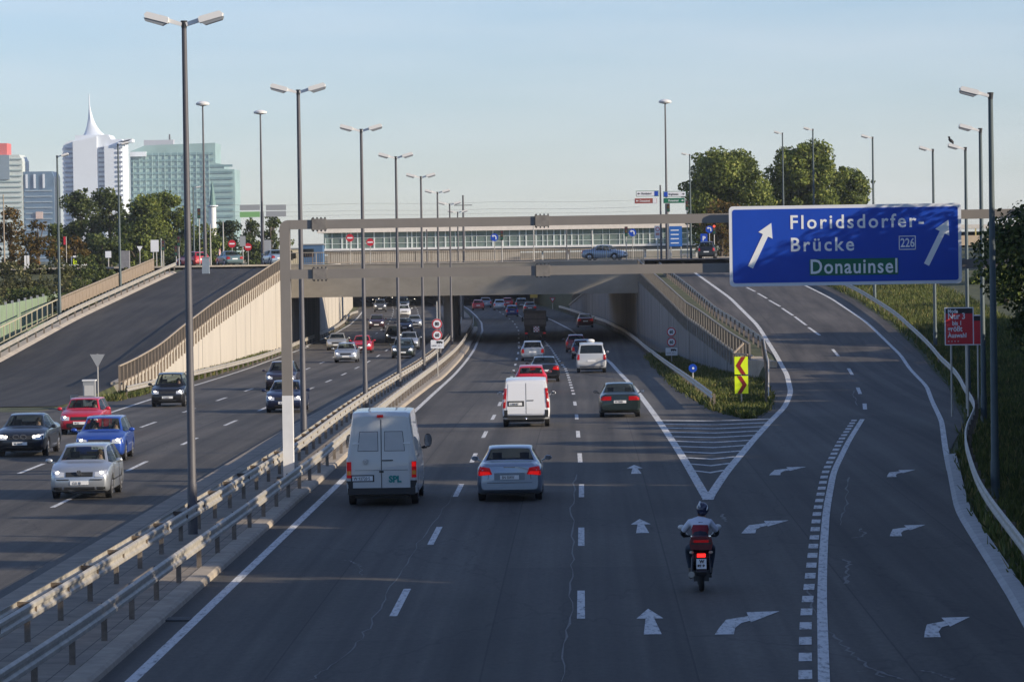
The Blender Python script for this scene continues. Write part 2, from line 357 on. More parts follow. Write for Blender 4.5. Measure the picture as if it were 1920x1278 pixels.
GRASSG = mat('ground_grass', (.035, .055, .018), .95, var=.45, vscale=.9, bump=.6, bscale=9, col2=(.10, .105, .035))
struct('ground', ground(), GRASSG, 'green grassy ground beside the motorway')

def zsheet(name, xa, xb, y0, y1, zf, m, dz, st=4, label=None, nx=1):
    ys = frange(y0, y1, st); mb = MB()
    for k in range(nx):
        f0 = k/nx; f1 = (k+1)/nx
        mb.strip([(xa(y)+(xb(y)-xa(y))*f0, y, zf(y)+dz) for y in ys], [(xa(y)+(xb(y)-xa(y))*f1, y, zf(y)+dz) for y in ys])
    return struct(name, mb, m, label)
# left carriageway (with merging ramp), right carriageway, exit ramp
zsheet('road', lambda y: (-37.3 if y < 160 else float(np.interp(y, [160, 189, 197, 225, 357], [-37.3, -37.3, -24.9, -24.3, -25.3])) if y < 357 else wallL(y)+.9), medL, -20, 770, zm, ASPH, .004, label='grey asphalt of the oncoming carriageway')
zsheet('road', medRo, lambda y: kerbR(y) if y <= NOSE else (gravL(y) if y < 280 else wallR(y)-.9), -20, NOSE, zm, ASPH, .006, label='asphalt of the near carriageway and the exit fork')
zsheet('road', medRo, lambda y: gravL(y) if y < 275 else wallR(y)-.9, NOSE, 770, zm, ASPH, .006, label='asphalt of the carriageway running under the overpass')
rampW = lambda y: gravR(y) if y < 222 else wallR(y)+2.1
zsheet('road', rampW, lambda y: kerbR(min(y, 330)), NOSE, 362, zr, ASPH2, .008, label='asphalt of the exit ramp climbing to the right')
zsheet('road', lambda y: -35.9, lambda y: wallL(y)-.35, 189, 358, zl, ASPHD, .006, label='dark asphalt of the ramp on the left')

# median strip of concrete slabs with kerbs
def path(xf, y0, y1, zf=zm, dz=0., st=4): return [Vector((xf(y), y, zf(y)+dz)) for y in frange(y0, y1, st)]
def medmat():
    m = mat('median_slabs', (.26, .22, .17), .85, var=.25, vscale=1.5, bump=.3, bscale=20)
    n = m.node_tree; L = n.links.new; b = n.nodes['Principled BSDF']; g = n.nodes.new('ShaderNodeNewGeometry')
    br = n.nodes.new('ShaderNodeTexBrick'); br.inputs['Scale'].default_value = 1; br.inputs['Brick Width'].default_value = .9; br.inputs['Row Height'].default_value = .62
    br.inputs['Mortar Size'].default_value = .012; br.inputs['Color1'].default_value = (1, 1, 1, 1); br.inputs['Color2'].default_value = (.86, .86, .88, 1); br.inputs['Mortar'].default_value = (.3, .3, .3, 1)
    mp = n.nodes.new('ShaderNodeMapping'); mp.inputs['Rotation'].default_value = (0, 0, math.pi/2); L(g.outputs['Position'], mp.inputs[0]); L(mp.outputs[0], br.inputs['Vector'])
    src = b.inputs['Base Color'].links[0].from_socket; mx = n.nodes.new('ShaderNodeMix'); mx.data_type = 'RGBA'; mx.blend_type = 'MULTIPLY'; mx.inputs[0].default_value = 1
    L(src, mx.inputs[6]); L(br.outputs[0], mx.inputs[7]); L(mx.outputs[2], b.inputs['Base Color']); return m
mm = MB(); pth = frange(-20, 770, 5)
mm.add([(x, y, zm(y)+dz) for y in pth for x, dz in ((medL(y), -.02), (medL(y)+.02, .11), (medRo(y)-.45, .12))],
       [(i*3+k, i*3+k+1, i*3+k+4, i*3+k+3) for i in range(len(pth)-1) for k in range(2)])
struct('pavement', mm, medmat(), 'concrete slab strip of the median')
struct('kerb', MB().sweep([(-.44, .10), (-.42, .135), (-.06, .135), (0, .09), (.02, -.02), (-.44, -.02)], path(medRo, -20, 420)), mat('kerb_stone', (.34, .29, .225), .85, var=.22, vscale=2), 'pale kerb stones along the median')
struct('kerb', MB().sweep([(-.14, .02), (-.02, .09), (.24, .12), (.24, -.02), (-.05, -.02)], [Vector((kerbR(y), y, zr(y))) for y in frange(-20, 127, 3)]), mat('gutter_kerb', (.36, .36, .35), .85, var=.2, vscale=2), 'low grey kerb along the outer edge of the exit lane')
struct('kerb', MB().sweep([(-.9, .12), (-.3, .12), (0, .0), (-.9, -.02)], [Vector((-35.8, y, zl(y)+.01)) for y in frange(150, 343, 5)]), CONC, 'pale kerb along the far side of the left ramp')

# ------------------------------------------------------------------ painted markings
def line_mb(xf, y0, y1, w, zf=zm, dz=.012, mb=None, st=3):
    mb = mb or MB(); ys = frange(y0, y1, st) if y1-y0 > st else [y0, y1]
    mb.strip([(xf(y)-w/2, y, zf(y)+dz) for y in ys], [(xf(y)+w/2, y, zf(y)+dz) for y in ys]); return mb
def dashes(xf, first, n, per, ln, w, zf=zm, dz=.012):
    mb = MB()
    for i in range(n): line_mb(xf, first+i*per, first+i*per+ln, w, zf, dz, mb)
    return mb
MK = 'lane_marking'
struct(MK, line_mb(LX(-7.42), -20, 700, .2), PAINT, 'solid white line beside the median')
B0 = G(740, 1157).y; C0 = G(1089, 1160).y
struct(MK, dashes(LX(-3.69), B0-36, 40, 18, 6, .15), PAINT, 'white dashes between the left and middle lanes')
struct(MK, dashes(LX(-0.13), C0-36, 9, 18, 6, .15), PAINT, 'white dashes right of the middle lane')
struct(MK, dashes(lambda y: cofs(y)+float(np.interp(y, [200, 262, 350, 420], [-.1, -.25, -1.35, -1.9])), C0+126, 56, 6, 3, .17), PAINT, 'short dense white dashes ahead toward the overpass')
struct(MK, dashes(LX(-18.2), G(40, 888).y-54, 34, 18, 6, .15), PAINT, 'white dashes of the oncoming lanes, outer row')
struct(MK, dashes(LX(-14.78), G(100, 952).y-36, 34, 18, 6, .15), PAINT, 'white dashes of the oncoming lanes, inner row')
le = curve([(200, 776), (350, 727), (500, 678), (600, 642)])
struct(MK, line_mb(lambda y: le(y) if y < 345 else -22.6+cofs(y), 160, 700, .18), PAINT, 'outer white line of the oncoming carriageway')
Dl = curve([(1327, 938), (1283, 862), (1240, 796), (1190, 728), (1145, 680), (1110, 652), (1070, 618), (1035, 600), (985, 584)])
struct(MK, line_mb(Dl, G(1327, 938).y, 500, .26, dz=.013), PAINT, 'white edge line left of the hatched fork')
struct(MK, line_mb(rampLine, G(1327, 938).y, 362, .26, zr, .016), PAINT, 'curved white edge line of the exit ramp')
# V tip
t0 = G(1317, 938); t1 = G(1338, 938); t2 = G(1352, 905); t3 = G(1306, 905)
mb = MB(); [mb.add([(p.x, p.y, p.z+.018) for p in (t0, t1, t2, G(1330, 925), t3)], [(0, 1, 2, 3, 4)])]
struct(MK, mb, PAINT, 'white tip of the painted fork')
mb = MB(); y = G(1400, 882).y
while y < NOSE-1:
    a = Dl(y)+.1; b = rampLine(y)-.1
    c = (a+b)/2
    mb.strip([(a, y, zm(y)+.011), (c, y-1.2, zm(y)+.011), (b, y, zm(y)+.011)], [(a, y+.6, zm(y)+.011), (c, y-.6, zm(y)+.011), (b, y+.6, zm(y)+.011)]); y += 3.9
struct('hatch_marking', mb, PAINT, 'thin white hatching inside the fork')
sl = curve([(1545, 1278), (1541, 1130), (1543, 1050), (1549, 960), (1563, 885), (1590, 830), (1617, 786)], zr)
dl = curve([(1510, 1278), (1510, 1165), (1520, 1075), (1532, 960), (1547, 885), (1575, 828), (1603, 786)], zr)
ye = G(1617, 786, zr).y
struct(MK, line_mb(sl, 20, ye, .19, zr, .016), PAINT, 'solid white line between the two exit lanes')
mb = MB(); y = 24.
while y < ye: line_mb(dl, y, y+1.35, .22, zr, .016, mb); y += 2.7
struct(MK, mb, PAINT, 'row of square white blocks beside the solid line')
for seg in ([(1622, 768), (1621, 757)], [(1613, 739), (1608, 727)], [(1598, 703), (1591, 691)], [(1572, 668), (1561, 655)], [(1537, 629), (1516, 614)], [(1512, 610), (1490, 594)], [(1487, 592), (1466, 578)], [(1463, 575), (1442, 563)], [(1438, 560), (1421, 550)], [(1416, 547), (1400, 539)]):
    a = G(*seg[0], zr); b = G(*seg[1], zr); m = MB()
    m.strip([(a.x-.09, a.y, a.z+.016), (b.x-.09, b.y, b.z+.016)], [(a.x+.09, a.y, a.z+.016), (b.x+.09, b.y, b.z+.016)])
    struct(MK, m, PAINT, 'white dash between the lanes of the exit ramp')
struct(MK, line_mb(lambda y: lineR(y)-.05, 119, 340, .2, zr, .016), PAINT, 'outer white line of the exit ramp')
# arrows: shapes in metres, turned on the road
def arrow(shape, u, v, sx, sy, lab):
    p = G(u, v, zr); mb = MB()
    for poly in shape: mb.add([(p.x+a*sx, p.y+b*sy, zm(p.y)+.0145) for a, b in poly], [tuple(range(len(poly)))])
    struct('arrow_marking', mb, PAINT, lab)
ST = [[(-.16, 0), (.16, 0), (.08, 3), (-.08, 3)], [(-.25, 3.0), (.25, 3.0), (.0, 5)]]
TR = [[(-.32, 0), (.02, 0), (.09, 1.2), (-.2, 1.2)], [(-.2, 1.2), (.09, 1.2), (.24, 2.1), (-.02, 2.75)], [(-.02, 2.75), (.24, 2.1), (.415, 2.5), (.415, 3.4)], [(.42, 2.2), (1.05, 4.3), (.42, 4.2)]]
arrow(ST, 1224, 1190, 1, 1, 'straight arrow nearest the camera'); arrow(ST, 1205, 1000, 1, 1, 'straight arrow left of the rider'); arrow(ST, 1193, 889, 1, 1, 'straight arrow farthest ahead')
for u, v, s, l in ((1374, 1191, 1.0, 'right-turn arrow nearest the camera in the inner exit lane'), (1415, 1001, 1, 'right-turn arrow to the right of the rider'), (1462, 891, 1, 'right-turn arrow below the hatched fork'),
                   (1762, 1196, .85, 'right-turn arrow nearest the camera in the outer exit lane'), (1690, 1006, .85, 'middle right-turn arrow of the outer exit lane'), (1680, 895, .85, 'farthest right-turn arrow of the outer exit lane')):
    arrow(TR, u, v, s, s, l)
# pale crack repairs
CRK = mat('crack_filler', (.17, .165, .155), .8, var=.3, vscale=8)
def crack(px, w, zf=zm):
    pts = [G(u, v, zf) for u, v in px]; L = []; R = []
    for i in range(len(pts)-1):
        n = 9
        for k in range(n):
            p = pts[i].lerp(pts[i+1], k/n); j = random.uniform(-.06, .06); ww = w*random.uniform(.15, 1.1)
            L.append((p.x+j-ww/2, p.y, p.z+.0125)); R.append((p.x+j+ww/2, p.y, p.z+.0125))
    return MB().strip(L, R)
for px, w in (([(1055, 1278), (1068, 1160), (1075, 1050), (1072, 960), (1078, 900), (1090, 820)], .05), ([(1585, 1095), (1592, 1060), (1584, 1048)], .1), ([(1578, 985), (1588, 940), (1590, 890)], .06), ([(1600, 1010), (1622, 1005), (1610, 990)], .08),
              ([(1655, 1272), (1600, 1230), (1560, 1190), (1530, 1150), (1515, 1100)], .06), ([(1690, 1275), (1640, 1258), (1600, 1262)], .08), ([(1790, 1276), (1750, 1262), (1720, 1256)], .09), ([(1362, 978), (1354, 962)], .09), ([(680, 1080), (675, 1062), (655, 1052), (640, 1050)], .05),
              ([(580, 1278), (640, 1240), (690, 1180), (735, 1100), (790, 1010), (850, 930), (880, 850)], .035), ([(1608, 760), (1600, 740), (1607, 725)], .06)):
    struct('road_crack', crack(px, w, zr), CRK, 'pale irregular crack in the asphalt')
sj = MB(); 
for v in (660, 712): pass
for (u0, v0, u1, v1) in ((730, 811, 1060, 806), (1180, 706, 1320, 706), (470, 700, 700, 690), (590, 655, 700, 655)):
    a = G(u0, v0); b = G(u1, v1); sj.strip([(a.x, a.y, a.z+.0115), (b.x, b.y, b.z+.0115)], [(a.x, a.y+.25, a.z+.0115), (b.x, b.y+.25, b.z+.0115)])
struct('road_strip', sj, mat('strip_dark', (.035, .035, .037), .7), 'thin dark strips across the carriageway')  # thin dark strips laid across the lanes
a = G(330, 1165); gr = MB()
for i in range(9): gr.box((a.x-.0, a.y+i*.07, .02), (.5, .035, .03))
tag(gr.build('drain_grate', DARKM), 'slotted iron drain beside the median kerb', 'drain')

# ------------------------------------------------------------------ retaining walls
def wall(name, label, xf, y0, y1, ztop, zbot, m, th=.5, side=1, st=6, cope=True):
    t = thing(name, label, 'wall', (xf(y0), y0, zm(y0)))
    o = Vector(t.location); mb = MB(); ys = frange(y0, y1, st)
    vs = []
    for y in ys:
        x = xf(y); vs += [(x, y, zbot(y)-.4), (x, y, ztop(y)), (x+side*th, y, ztop(y)), (x+side*th, y, zbot(y)-.4)]
    vs = [Vector(v)-o for v in vs]
    n = len(ys); fs = [(i*4+k, i*4+(k+1) % 4, i*4+4+(k+1) % 4, i*4+4+k) for i in range(n-1) for k in range(4)]+[(3, 2, 1, 0), tuple(4*(n-1)+k for k in range(4))]
    mb.add(vs, fs).build('wall_face', m, t)
    j = MB()
    yy = y0+10
    while yy < y1-2: j.box(Vector((xf(yy)-side*.002, yy, (ztop(yy)+zbot(yy))/2))-o, (.02, .05, ztop(yy)-zbot(yy))); yy += 14
    if j.v: j.build('joint', mat('joint_dark', (.09, .085, .08), .9), t)
    if cope:
        c = MB(); c.sweep([(-.12, 0), (-.12, .14), (th+.08, .14), (th+.08, 0)] if side > 0 else [(-th-.08, 0), (-th-.08, .14), (.12, .14), (.12, 0)], [Vector((xf(y), y, ztop(y)))-o for y in ys]); c.build('coping', CONC, t)
    return t
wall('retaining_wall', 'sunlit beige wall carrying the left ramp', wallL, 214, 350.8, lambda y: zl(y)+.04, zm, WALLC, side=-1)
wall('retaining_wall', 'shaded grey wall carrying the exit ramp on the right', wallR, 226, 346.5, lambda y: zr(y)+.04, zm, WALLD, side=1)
wall('retaining_wall', 'sunlit wall past the overpass on the left', lambda y: wallL(y), 366, 600, lambda y: 5.9, zm, WALLC, side=-1, cope=False)
def zram(y): return float(np.interp(y, [415, 516, 526], [4.6, -.3, -.6]))
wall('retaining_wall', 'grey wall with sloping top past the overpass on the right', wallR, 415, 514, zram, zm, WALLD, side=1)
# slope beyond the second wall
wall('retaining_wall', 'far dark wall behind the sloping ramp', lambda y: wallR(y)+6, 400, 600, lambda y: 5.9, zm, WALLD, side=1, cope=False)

# ------------------------------------------------------------------ overpass
def overpass():
    t = thing('overpass', 'concrete road overpass with beige fascia spanning both carriageways', 'bridge', (-9, 350, -1.15)); o = Vector(t.location)
    A = Vector((-27.2, 350.5, 0)); B = Vector((5.5, 346, 0)); C = Vector((3.2, 415, 0)); D = Vector((-25.6, 366.5, 0))
    zb, zt = 3.12, 5.93
    def slab(pts, z0, z1): return MB().prism([(p.x-o.x, p.y-o.y) for p in pts], 'z', z0-o.z, z1-o.z)
    slab([A, B, C, D], zb+.5, zt).build('deck', FASC, t)
    # fascia beams front and back
    for (p, q, nm, dz) in ((A, B, 'fascia', 0), (D, C, 'fascia', 0)):
        d = (q-p).normalized(); n = Vector((d.y, -d.x, 0))*(.4 if nm and p is A else -.4)
        slab([p+n, q+n, q, p], zb, zt+.06).build('fascia', FASC, t)
    # inner girders
    for k in range(1, 6):
        f = k/6; p = A.lerp(D, f); q = B.lerp(C, f); d = (q-p).normalized(); n = Vector((d.y, -d.x, 0))*.35
        slab([p+n, q+n, q-n, p-n], zb+.1, zb+.5).build('girder', FASC, t)
    # abutments
    for (p, q, sx) in ((A, D, -1), (B, C, 1)):
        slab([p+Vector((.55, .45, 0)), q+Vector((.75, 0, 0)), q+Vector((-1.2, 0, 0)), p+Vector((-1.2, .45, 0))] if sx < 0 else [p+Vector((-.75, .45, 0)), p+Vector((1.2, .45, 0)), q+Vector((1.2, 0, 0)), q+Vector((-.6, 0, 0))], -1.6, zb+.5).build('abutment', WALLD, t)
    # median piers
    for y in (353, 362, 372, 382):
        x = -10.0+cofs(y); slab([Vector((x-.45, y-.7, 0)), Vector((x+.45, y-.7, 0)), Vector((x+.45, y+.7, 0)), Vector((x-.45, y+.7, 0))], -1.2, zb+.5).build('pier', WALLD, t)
    # kerb/parapet band on the front edge
    d = (B-A).normalized(); n = Vector((d.y, -d.x, 0))
    slab([A+n*.44, B+n*.44, B+n*.1, A+n*.1], zt+.06, zt+.14).build('coping', CONC, t)
overpass()
mb = MB(); mb.add([(-90, 352, 5.99), (-36, 350.8, 5.99), (-27, 350.7, 5.99), (5.3, 346.3, 5.99), (14, 359, 5.99), (60, 359, 5.99), (60, 412, 5.99), (3.2, 414.5, 5.99), (-25.6, 366, 5.99), (-28, 385, 5.99), (-90, 385, 5.99)], [(0, 1, 2, 8, 9, 10), (2, 3, 7, 8), (3, 4, 5, 6, 7)])
struct('road', mb, ASPH2, 'asphalt of the street on the overpass')
mb = MB(); mb.sweep([(-.15, 0), (-.15, .14), (2.2, .14), (2.2, 0)], [Vector(p) for p in ((60, 412.2, 5.97), (3.2, 414.7, 5.97))])
struct('pavement', mb, CONC, 'pale pavement at the back of the overpass street')
mb = MB(); mb.sweep([(-.1, 0), (-.1, .16), (1.6, .16), (1.6, 0)], [Vector(p) for p in ((-27.9, 358.6, 5.97), (-35, 357, 5.97), (-90, 357, 5.97))])
struct('kerb', mb, CONC, 'pale traffic island kerb on the street at the top of the left ramp')
# second overpass beyond: deep and dark below
def overpass2():
    t = thing('overpass', 'second far overpass with dark space beneath it', 'bridge', (-25, 600, -1.15)); o = Vector(t.location)
    MB().prism([(-60-o.x, 0), (20-o.x, 0), (20-o.x, 200), (-80-o.x, 200)], 'z', 4.2, 7.3).build('deck', WALLD, t)
    for k, y in enumerate((602, 632, 662, 692, 722)):
        x = -10.0+cofs(y); MB().box((x-o.x, y-600, 2.3), (.7, 1.6, 5.0)).build('pier', WALLD, t)
    MB().box((-20, 168, 2.2), (110, 1, 5.4)).build('end_wall', WALLD, t)
    MB().sweep([(0, -.4), (0, 5.2), (-.5, 5.2), (-.5, -.4)], [Vector((wallL(y)-o.x, y-600, 0)) for y in (601, 680, 765)]).build('side_wall', WALLD, t)
    MB().sweep([(0, -.4), (0, 5.2), (.5, 5.2), (.5, -.4)], [Vector((wallR(y)+6-o.x, y-600, 0)) for y in (601, 680, 765)]).build('side_wall', WALLD, t)
    MB().box((0, -.15, 7.0), (80, .3, 2.0)).build('fascia', FASC, t)
overpass2()

# ------------------------------------------------------------------ guard rails and railings
WP = [(0, .155), (.045, .12), (.045, .06), (0, .025), (0, -.025), (.045, -.06), (.045, -.12), (0, -.155)]
def wprof(side, zc=.6, lat=0.0):
    a = [(lat+side*x, zc+z) for x, z in WP]; b = [(lat+side*(x-.012), zc+z) for x, z in reversed(WP)]; return a+b
POSTME = MB().box((0, 0, .33), (.10, .07, .74)).mesh('post', POSTM)
SPACME = MB().box((0, 0, .0), (.35, .06, .25)).mesh('spacer', mat('rusty_spacer', (.13, .10, .075), .8, var=.3))
def guardrail(label, xf, y0, y1, zf=zm, side=1, double=False, sp=4.0, lat=.16, h=.6, group=None, bend=None, dz=0., spacers=True, pm=None):
    p0 = Vector((xf(y0), y0, zf(y0))); t = thing('guard_rail', label, 'guard rail', p0, 0, group)
    pts = [Vector((xf(y), y, zf(y)+dz))-p0 for y in frange(y0, y1, 3)]
    if bend: pts = bend(pts)
    mb = MB(); mb.sweep(wprof(side, h, side*lat), pts); mb.build('rail', GALV, t, 50)
    if double: MB().sweep(wprof(-side, h, -side*lat), pts).build('rail', GALV, t, 50)
    ys = frange(y0+.6, y1-.3, sp); extra = MB()
    for i, y in enumerate(ys):
        loc = Vector((xf(y), y, zf(y)+dz))-p0
        if i < 95: obj('post', POSTME, t, loc)
        else: extra.box(loc+Vector((0, 0, .33)), (.1, .07, .74))
        if spacers and i < 70: obj('spacer', SPACME, t, loc+Vector((0, 0, h)))
    if extra.v: tag(extra.build('post', POSTM, t), kind='stuff')
    return t
railA = curve([(0, 1165), (180, 1060), (370, 945), (560, 828), (700, 729), (800, 668)], zm, .75)
railB = curve([(0, 1262), (150, 1165), (300, 1060), (450, 955), (600, 848), (700, 769), (800, 694), (865, 640)], zm, .75)
railAf = lambda y: railA(y) if y < 220 else railA(220)-cofs(220)+cofs(y)
railBf = lambda y: railB(y) if y < 300 else railB(300)-cofs(300)+cofs(y)
guardrail('long steel rail with block spacers on the oncoming side of the median', railAf, 40, 440, side=1, double=True, sp=4, dz=.1, lat=.14)
guardrail('long steel rail on the near side of the median beside the paving slabs', railBf, 40, 440, side=1, sp=4, dz=.1, lat=.1, spacers=False)
lr = curve([(250, 722), (360, 697), (525, 655), (600, 625), (645, 595)], zm, .6)
guardrail('low rail in the grass at the foot of the sunlit left wall', lambda y: min(max(lr(y), wallL(y)+.6), -22.9+cofs(y)), 204, 520, side=1, sp=4, lat=.08, h=.5, spacers=False)
ir = curve([(1205, 640), (1240, 668), (1290, 702), (1340, 738), (1362, 757)], zm, .7)
guardrail('curving rail at the left edge of the grass island', lambda y: ir(y) if y < 280 else max(min(ir(280)-cofs(280)+cofs(y), wallR(y)-.5), wallR(y)-1.6), 172, 530, side=-1, sp=4, lat=.1, spacers=False)
ir2 = curve([(1428, 765), (1436, 735), (1437, 700), (1437, 672), (1425, 650)], zr, .7)
guardrail('twisted rail on the ramp side of the grass island', lambda y: ir2(y) if y < 217 else float(np.interp(y, [217, 234, 246], [ir2(217), wallR(234)+1.9, wallR(246)+1.9])) if y < 246 else wallR(y)+1.9, 176, 350, zr, side=1, sp=3, lat=.1, spacers=False)
guardrail('outer rail of the exit ramp along the grassy bank', railR, 66, 320, zr, side=-1, sp=4, lat=.1, spacers=False)
guardrail('outer rail of the left ramp above the pale kerb', lambda y: -36.2, 160, 345, zl, side=1, sp=4, lat=.1, dz=.1, spacers=False)

def railing(label, xf, y0, y1, zf, sp=2.0, h=1.05, hang=0., lat=0., group=None, m=None, bars=True, pts=None, closed_panel=None, pw=.07, bm=None, hm=None):
    m = m or mat('railing_metal', (.33, .27, .21), .6, .3, var=.2, vscale=3)
    if pts is None: pts = [Vector((xf(y), y, zf(y))) for y in frange(y0, y1, sp)]
    else:
        q = []
        for a, b in zip(pts[:-1], pts[1:]):
            n = max(1, round((b-a).length/sp)); q += [a.lerp(b, i/n) for i in range(n)]
        pts = q+[pts[-1]]
    p0 = pts[0].copy(); t = thing('railing', label, 'railing', p0, 0, group)
    pts = [p-p0 for p in pts]
    pm = MB().box((0, 0, (h-hang)/2), (pw, pw, h+hang)).mesh('post', m)
    for i, p in enumerate(pts[:100]): obj('post', pm, t, p+Vector((lat, 0, 0)))
    r = MB()
    for a, b in zip(pts[:-1], pts[1:]): r.seg(a+Vector((lat, 0, h)), b+Vector((lat, 0, h)), .09, .07)
    r.build('handrail', hm or m, t)
    r = MB()
    for a, b in zip(pts[:-1], pts[1:]): r.seg(a+Vector((lat, 0, .14)), b+Vector((lat, 0, .14)), .04, .04)
    r.build('bottom_rail', m, t)
    if bars:
        r = MB()
        for a, b in zip(pts[:-1], pts[1:]):
            n = max(2, int((b-a).length/.19))
            for k in range(1, n): p = a.lerp(b, k/n)+Vector((lat, 0, 0)); r.seg(p+Vector((0, 0, .14)), p+Vector((0, 0, h)), .035, .035)
        r.build('bars', bm or m, t)
    if closed_panel:
        r = MB()
        for a, b in zip(pts[:-1], pts[1:]): r.seg(a+Vector((lat, 0, .55)), b+Vector((lat, 0, .55)), .02, .8)
        r.build('panel', closed_panel, t)
    return t
RAILT = mat('rail_tan', (.30, .245, .18), .65, .1, var=.25, vscale=2)
railing('tan railing on top of the sunlit left wall', lambda y: wallL(y)+.12, 212, 350, lambda y: zl(y)+.1, hang=.8, pw=.10, m=mat('rail_brown', (.22, .175, .13), .65, .1, var=.25, vscale=2), bm=mat('rail_infill', (.085, .07, .055), .8), hm=mat('rail_top', (.36, .30, .22), .6))
railing('dark railing bracketed to the top of the shaded right wall', lambda y: wallR(y)-.1, 222, 344, lambda y: zr(y)+.1, sp=1.8, hang=.85, pw=.11, m=mat('railing_grey', (.24, .215, .18), .6, .1, var=.2), bm=mat('rail_infill_dark', (.03, .029, .027), .8))
railing('solid-looking sunlit railing on the outer side of the left ramp', lambda y: -37.5, 279, 340, lambda y: zl(y)+.3, h=1.1, m=RAILT, closed_panel=mat('rail_panel', (.27, .215, .165), .8))
railing('open pale railing in front of the green fence at the far left', lambda y: -37.5, 228, 277, lambda y: zl(y)+.2, sp=2.6, h=1.15, m=mat('rail_pale', (.42, .38, .26), .6), bars=False)
railing('open railing along the overpass edge facing the camera', None, 0, 0, None, sp=3.4, h=1.1, pts=[Vector((-27.2, 350.3, 6.05)), Vector((5.4, 345.7, 6.05))], m=mat('rail_cream', (.36, .31, .24), .6, var=.15), bm=MATS['rail_infill'])
railing('far railing along the back edge of the overpass', None, 0, 0, None, sp=3, h=1.1, pts=[Vector((-25.4, 366.2, 6.05)), Vector((3.1, 414.6, 6.05))], m=MATS['rail_brown'], bars=False)
railing('railing at the top of the sloping wall beyond the overpass', lambda y: wallR(y)+.2, 417, 510, lambda y: zram(y)+.1, sp=3, m=mat('railing_grey', (.3, .27, .23)))
# end piece of the right wall: small landing with its own rail
e0 = G(1377, 655, zm, .9)
t = thing('concrete_landing', 'beige concrete landing where the right wall ends', 'landing', (0, 0, 0))
MB().prism([(wallR(226)-.05, 222), (wallR(226)+1.5, 218), (wallR(246)+1.6, 246), (wallR(246)+.5, 246)], 'z', -1.0, .55).build('slab', CONC, t)
r = MB(); q = [Vector((wallR(226)-.2, 222, .5)), Vector((wallR(226)-.9, 219, .0)), Vector((wallR(226)-.2, 216.6, .0))]
for a, b in zip(q[:-1], q[1:]):
    r.seg(a+Vector((0, 0, 1)), b+Vector((0, 0, 1)), .08, .08); r.seg(a+Vector((0, 0, .05)), b+Vector((0, 0, .05)), .06, .06)
    for k in range(7): p = a.lerp(b, k/6); r.seg(p, p+Vector((0, 0, 1)), .03, .03)
r.build('end_rail', RAILT, t)
# green noise fence on the left
t = thing('noise_fence', 'pale green panel fence beside the left ramp', 'fence', (-39.8, 225, 0))
GF = mat('green_fence', (.2, .27, .17), .7, var=.12, vscale=1)
for k in range(24):
    y0 = 3.2*k; zb_ = gl(225+y0)-.2; MB().box((-.8, y0+1.6, zb_+1.45), (.08, 3.12, 2.9)).build('panel', GF, t)
    MB().box((-.8, y0, zb_+1.5), (.16, .12, 3.1)).build('post', SGREY, t)

# ------------------------------------------------------------------ lamp posts
def lamp_parts(t, hgt, arms, polem, reach=.96):
    MB().tube([(0, 0, 0), (0, 0, 1.2), (0, 0, 1.25), (0, 0, hgt)], [.125, .12, .105, .062], 14).build('pole', polem, t, 40)
    MB().tube([(0, 0, hgt-.16), (0, 0, hgt+.05)], [.06, .085], 12).build('cap', DARKM, t, 40)
    k = reach/.96; tl = math.radians(15)
    for s in arms:
        def T(x, z): return (s*(x*math.cos(tl)-z*math.sin(tl))*k, hgt-.04+(x*math.sin(tl)+z*math.cos(tl))*k)
        def ex(poly, w0, w1=None, nm='arm', m=LAMPW, par=t):
            return MB().prism([T(*p) for p in poly], 'y', -w0/2, w0/2).build(nm, m, par)
        ex([(.05, -.06), (.40, -.05), (.40, .05), (.05, .03)], .13)
        hd = ex([(.38, -.075), (.95, -.075), (.99, .0), (.93, .075), (.42, .075), (.38, .04)], .34, nm='lamp_head')
        g = ex([(.41, -.075), (.98, -.078), (.93, -.15), (.5, -.16)], .3, nm='lamp_glass', m=LAMPG, par=hd)
med = None
mpoles = [(345, 43, 357, 1010), (559, 171, None, 0), (677, 244, None, 0), (742, 295, None, 0), (789, 332, 0, 0), (820, 361, 0, 0), (843, 383, 0, 0), (858, 398, 0, 0)]
def solveY(u, f, lo, hi):
    r = (u-1092)/FPX
    for y in frange(lo, hi, .5):
        if r*y >= f(y): return y
    return hi
Ys = [94.75, 135.5, 177, 216, 257, 297, 337, 374]
mlab = ['tallest and nearest double-armed lamp post', 'double-armed lamp post just right of the gantry leg', 'third double-armed lamp post along the median', 'fourth double-armed lamp post along the median',
        'fifth double-armed lamp post, left of the speed sign', 'sixth double-armed lamp post, right behind the speed sign', 'seventh double-armed lamp post, far down the median', 'farthest double-armed lamp post before the overpass']
for i, ((u, v, _, _), Y) in enumerate(zip(mpoles, Ys)):
    tp = P(u, v, Y); z0 = zm(Y)+.1
    if i == 0:
        med = thing('street_lamp', mlab[0], 'street lamp', (tp.x, Y, z0), 0, 'double-armed lamps along the median'); lamp_parts(med, 12.3, (-1, 1), POLEM); cur = med
    else: cur = copy_thing(med, mlab[i], (tp.x, Y, z0))
    cur.scale = (1, 1, (tp.z-z0)/12.3)
sing = None
slist = [(1857, 177, 104, 0)]+[(u, v, solveY(u, lambda y: railR(min(y, 318))+.5, 110, hi), 0) for u, v, hi in ((1838, 243, 150), (1810, 278, 185), (1749, 281, 235), (1636, 258, 290), (1524, 243, 345))]+[(1467, 250, 378, 2), (1293, 290, 384, 2)]
print('POLES', [round(q[2]) for q in slist])
slab = ['tall green-grey lamp post nearest the camera at right', 'second lamp post from the right behind the big blue sign', 'lamp post with a dark bird on its head', 'lamp post rising behind the right part of the blue sign',
        'lamp post right of the two round trees', 'lamp post in front of the larger right tree', 'lamp post in the gap between the two trees', 'lamp post left of the trees above the overpass']
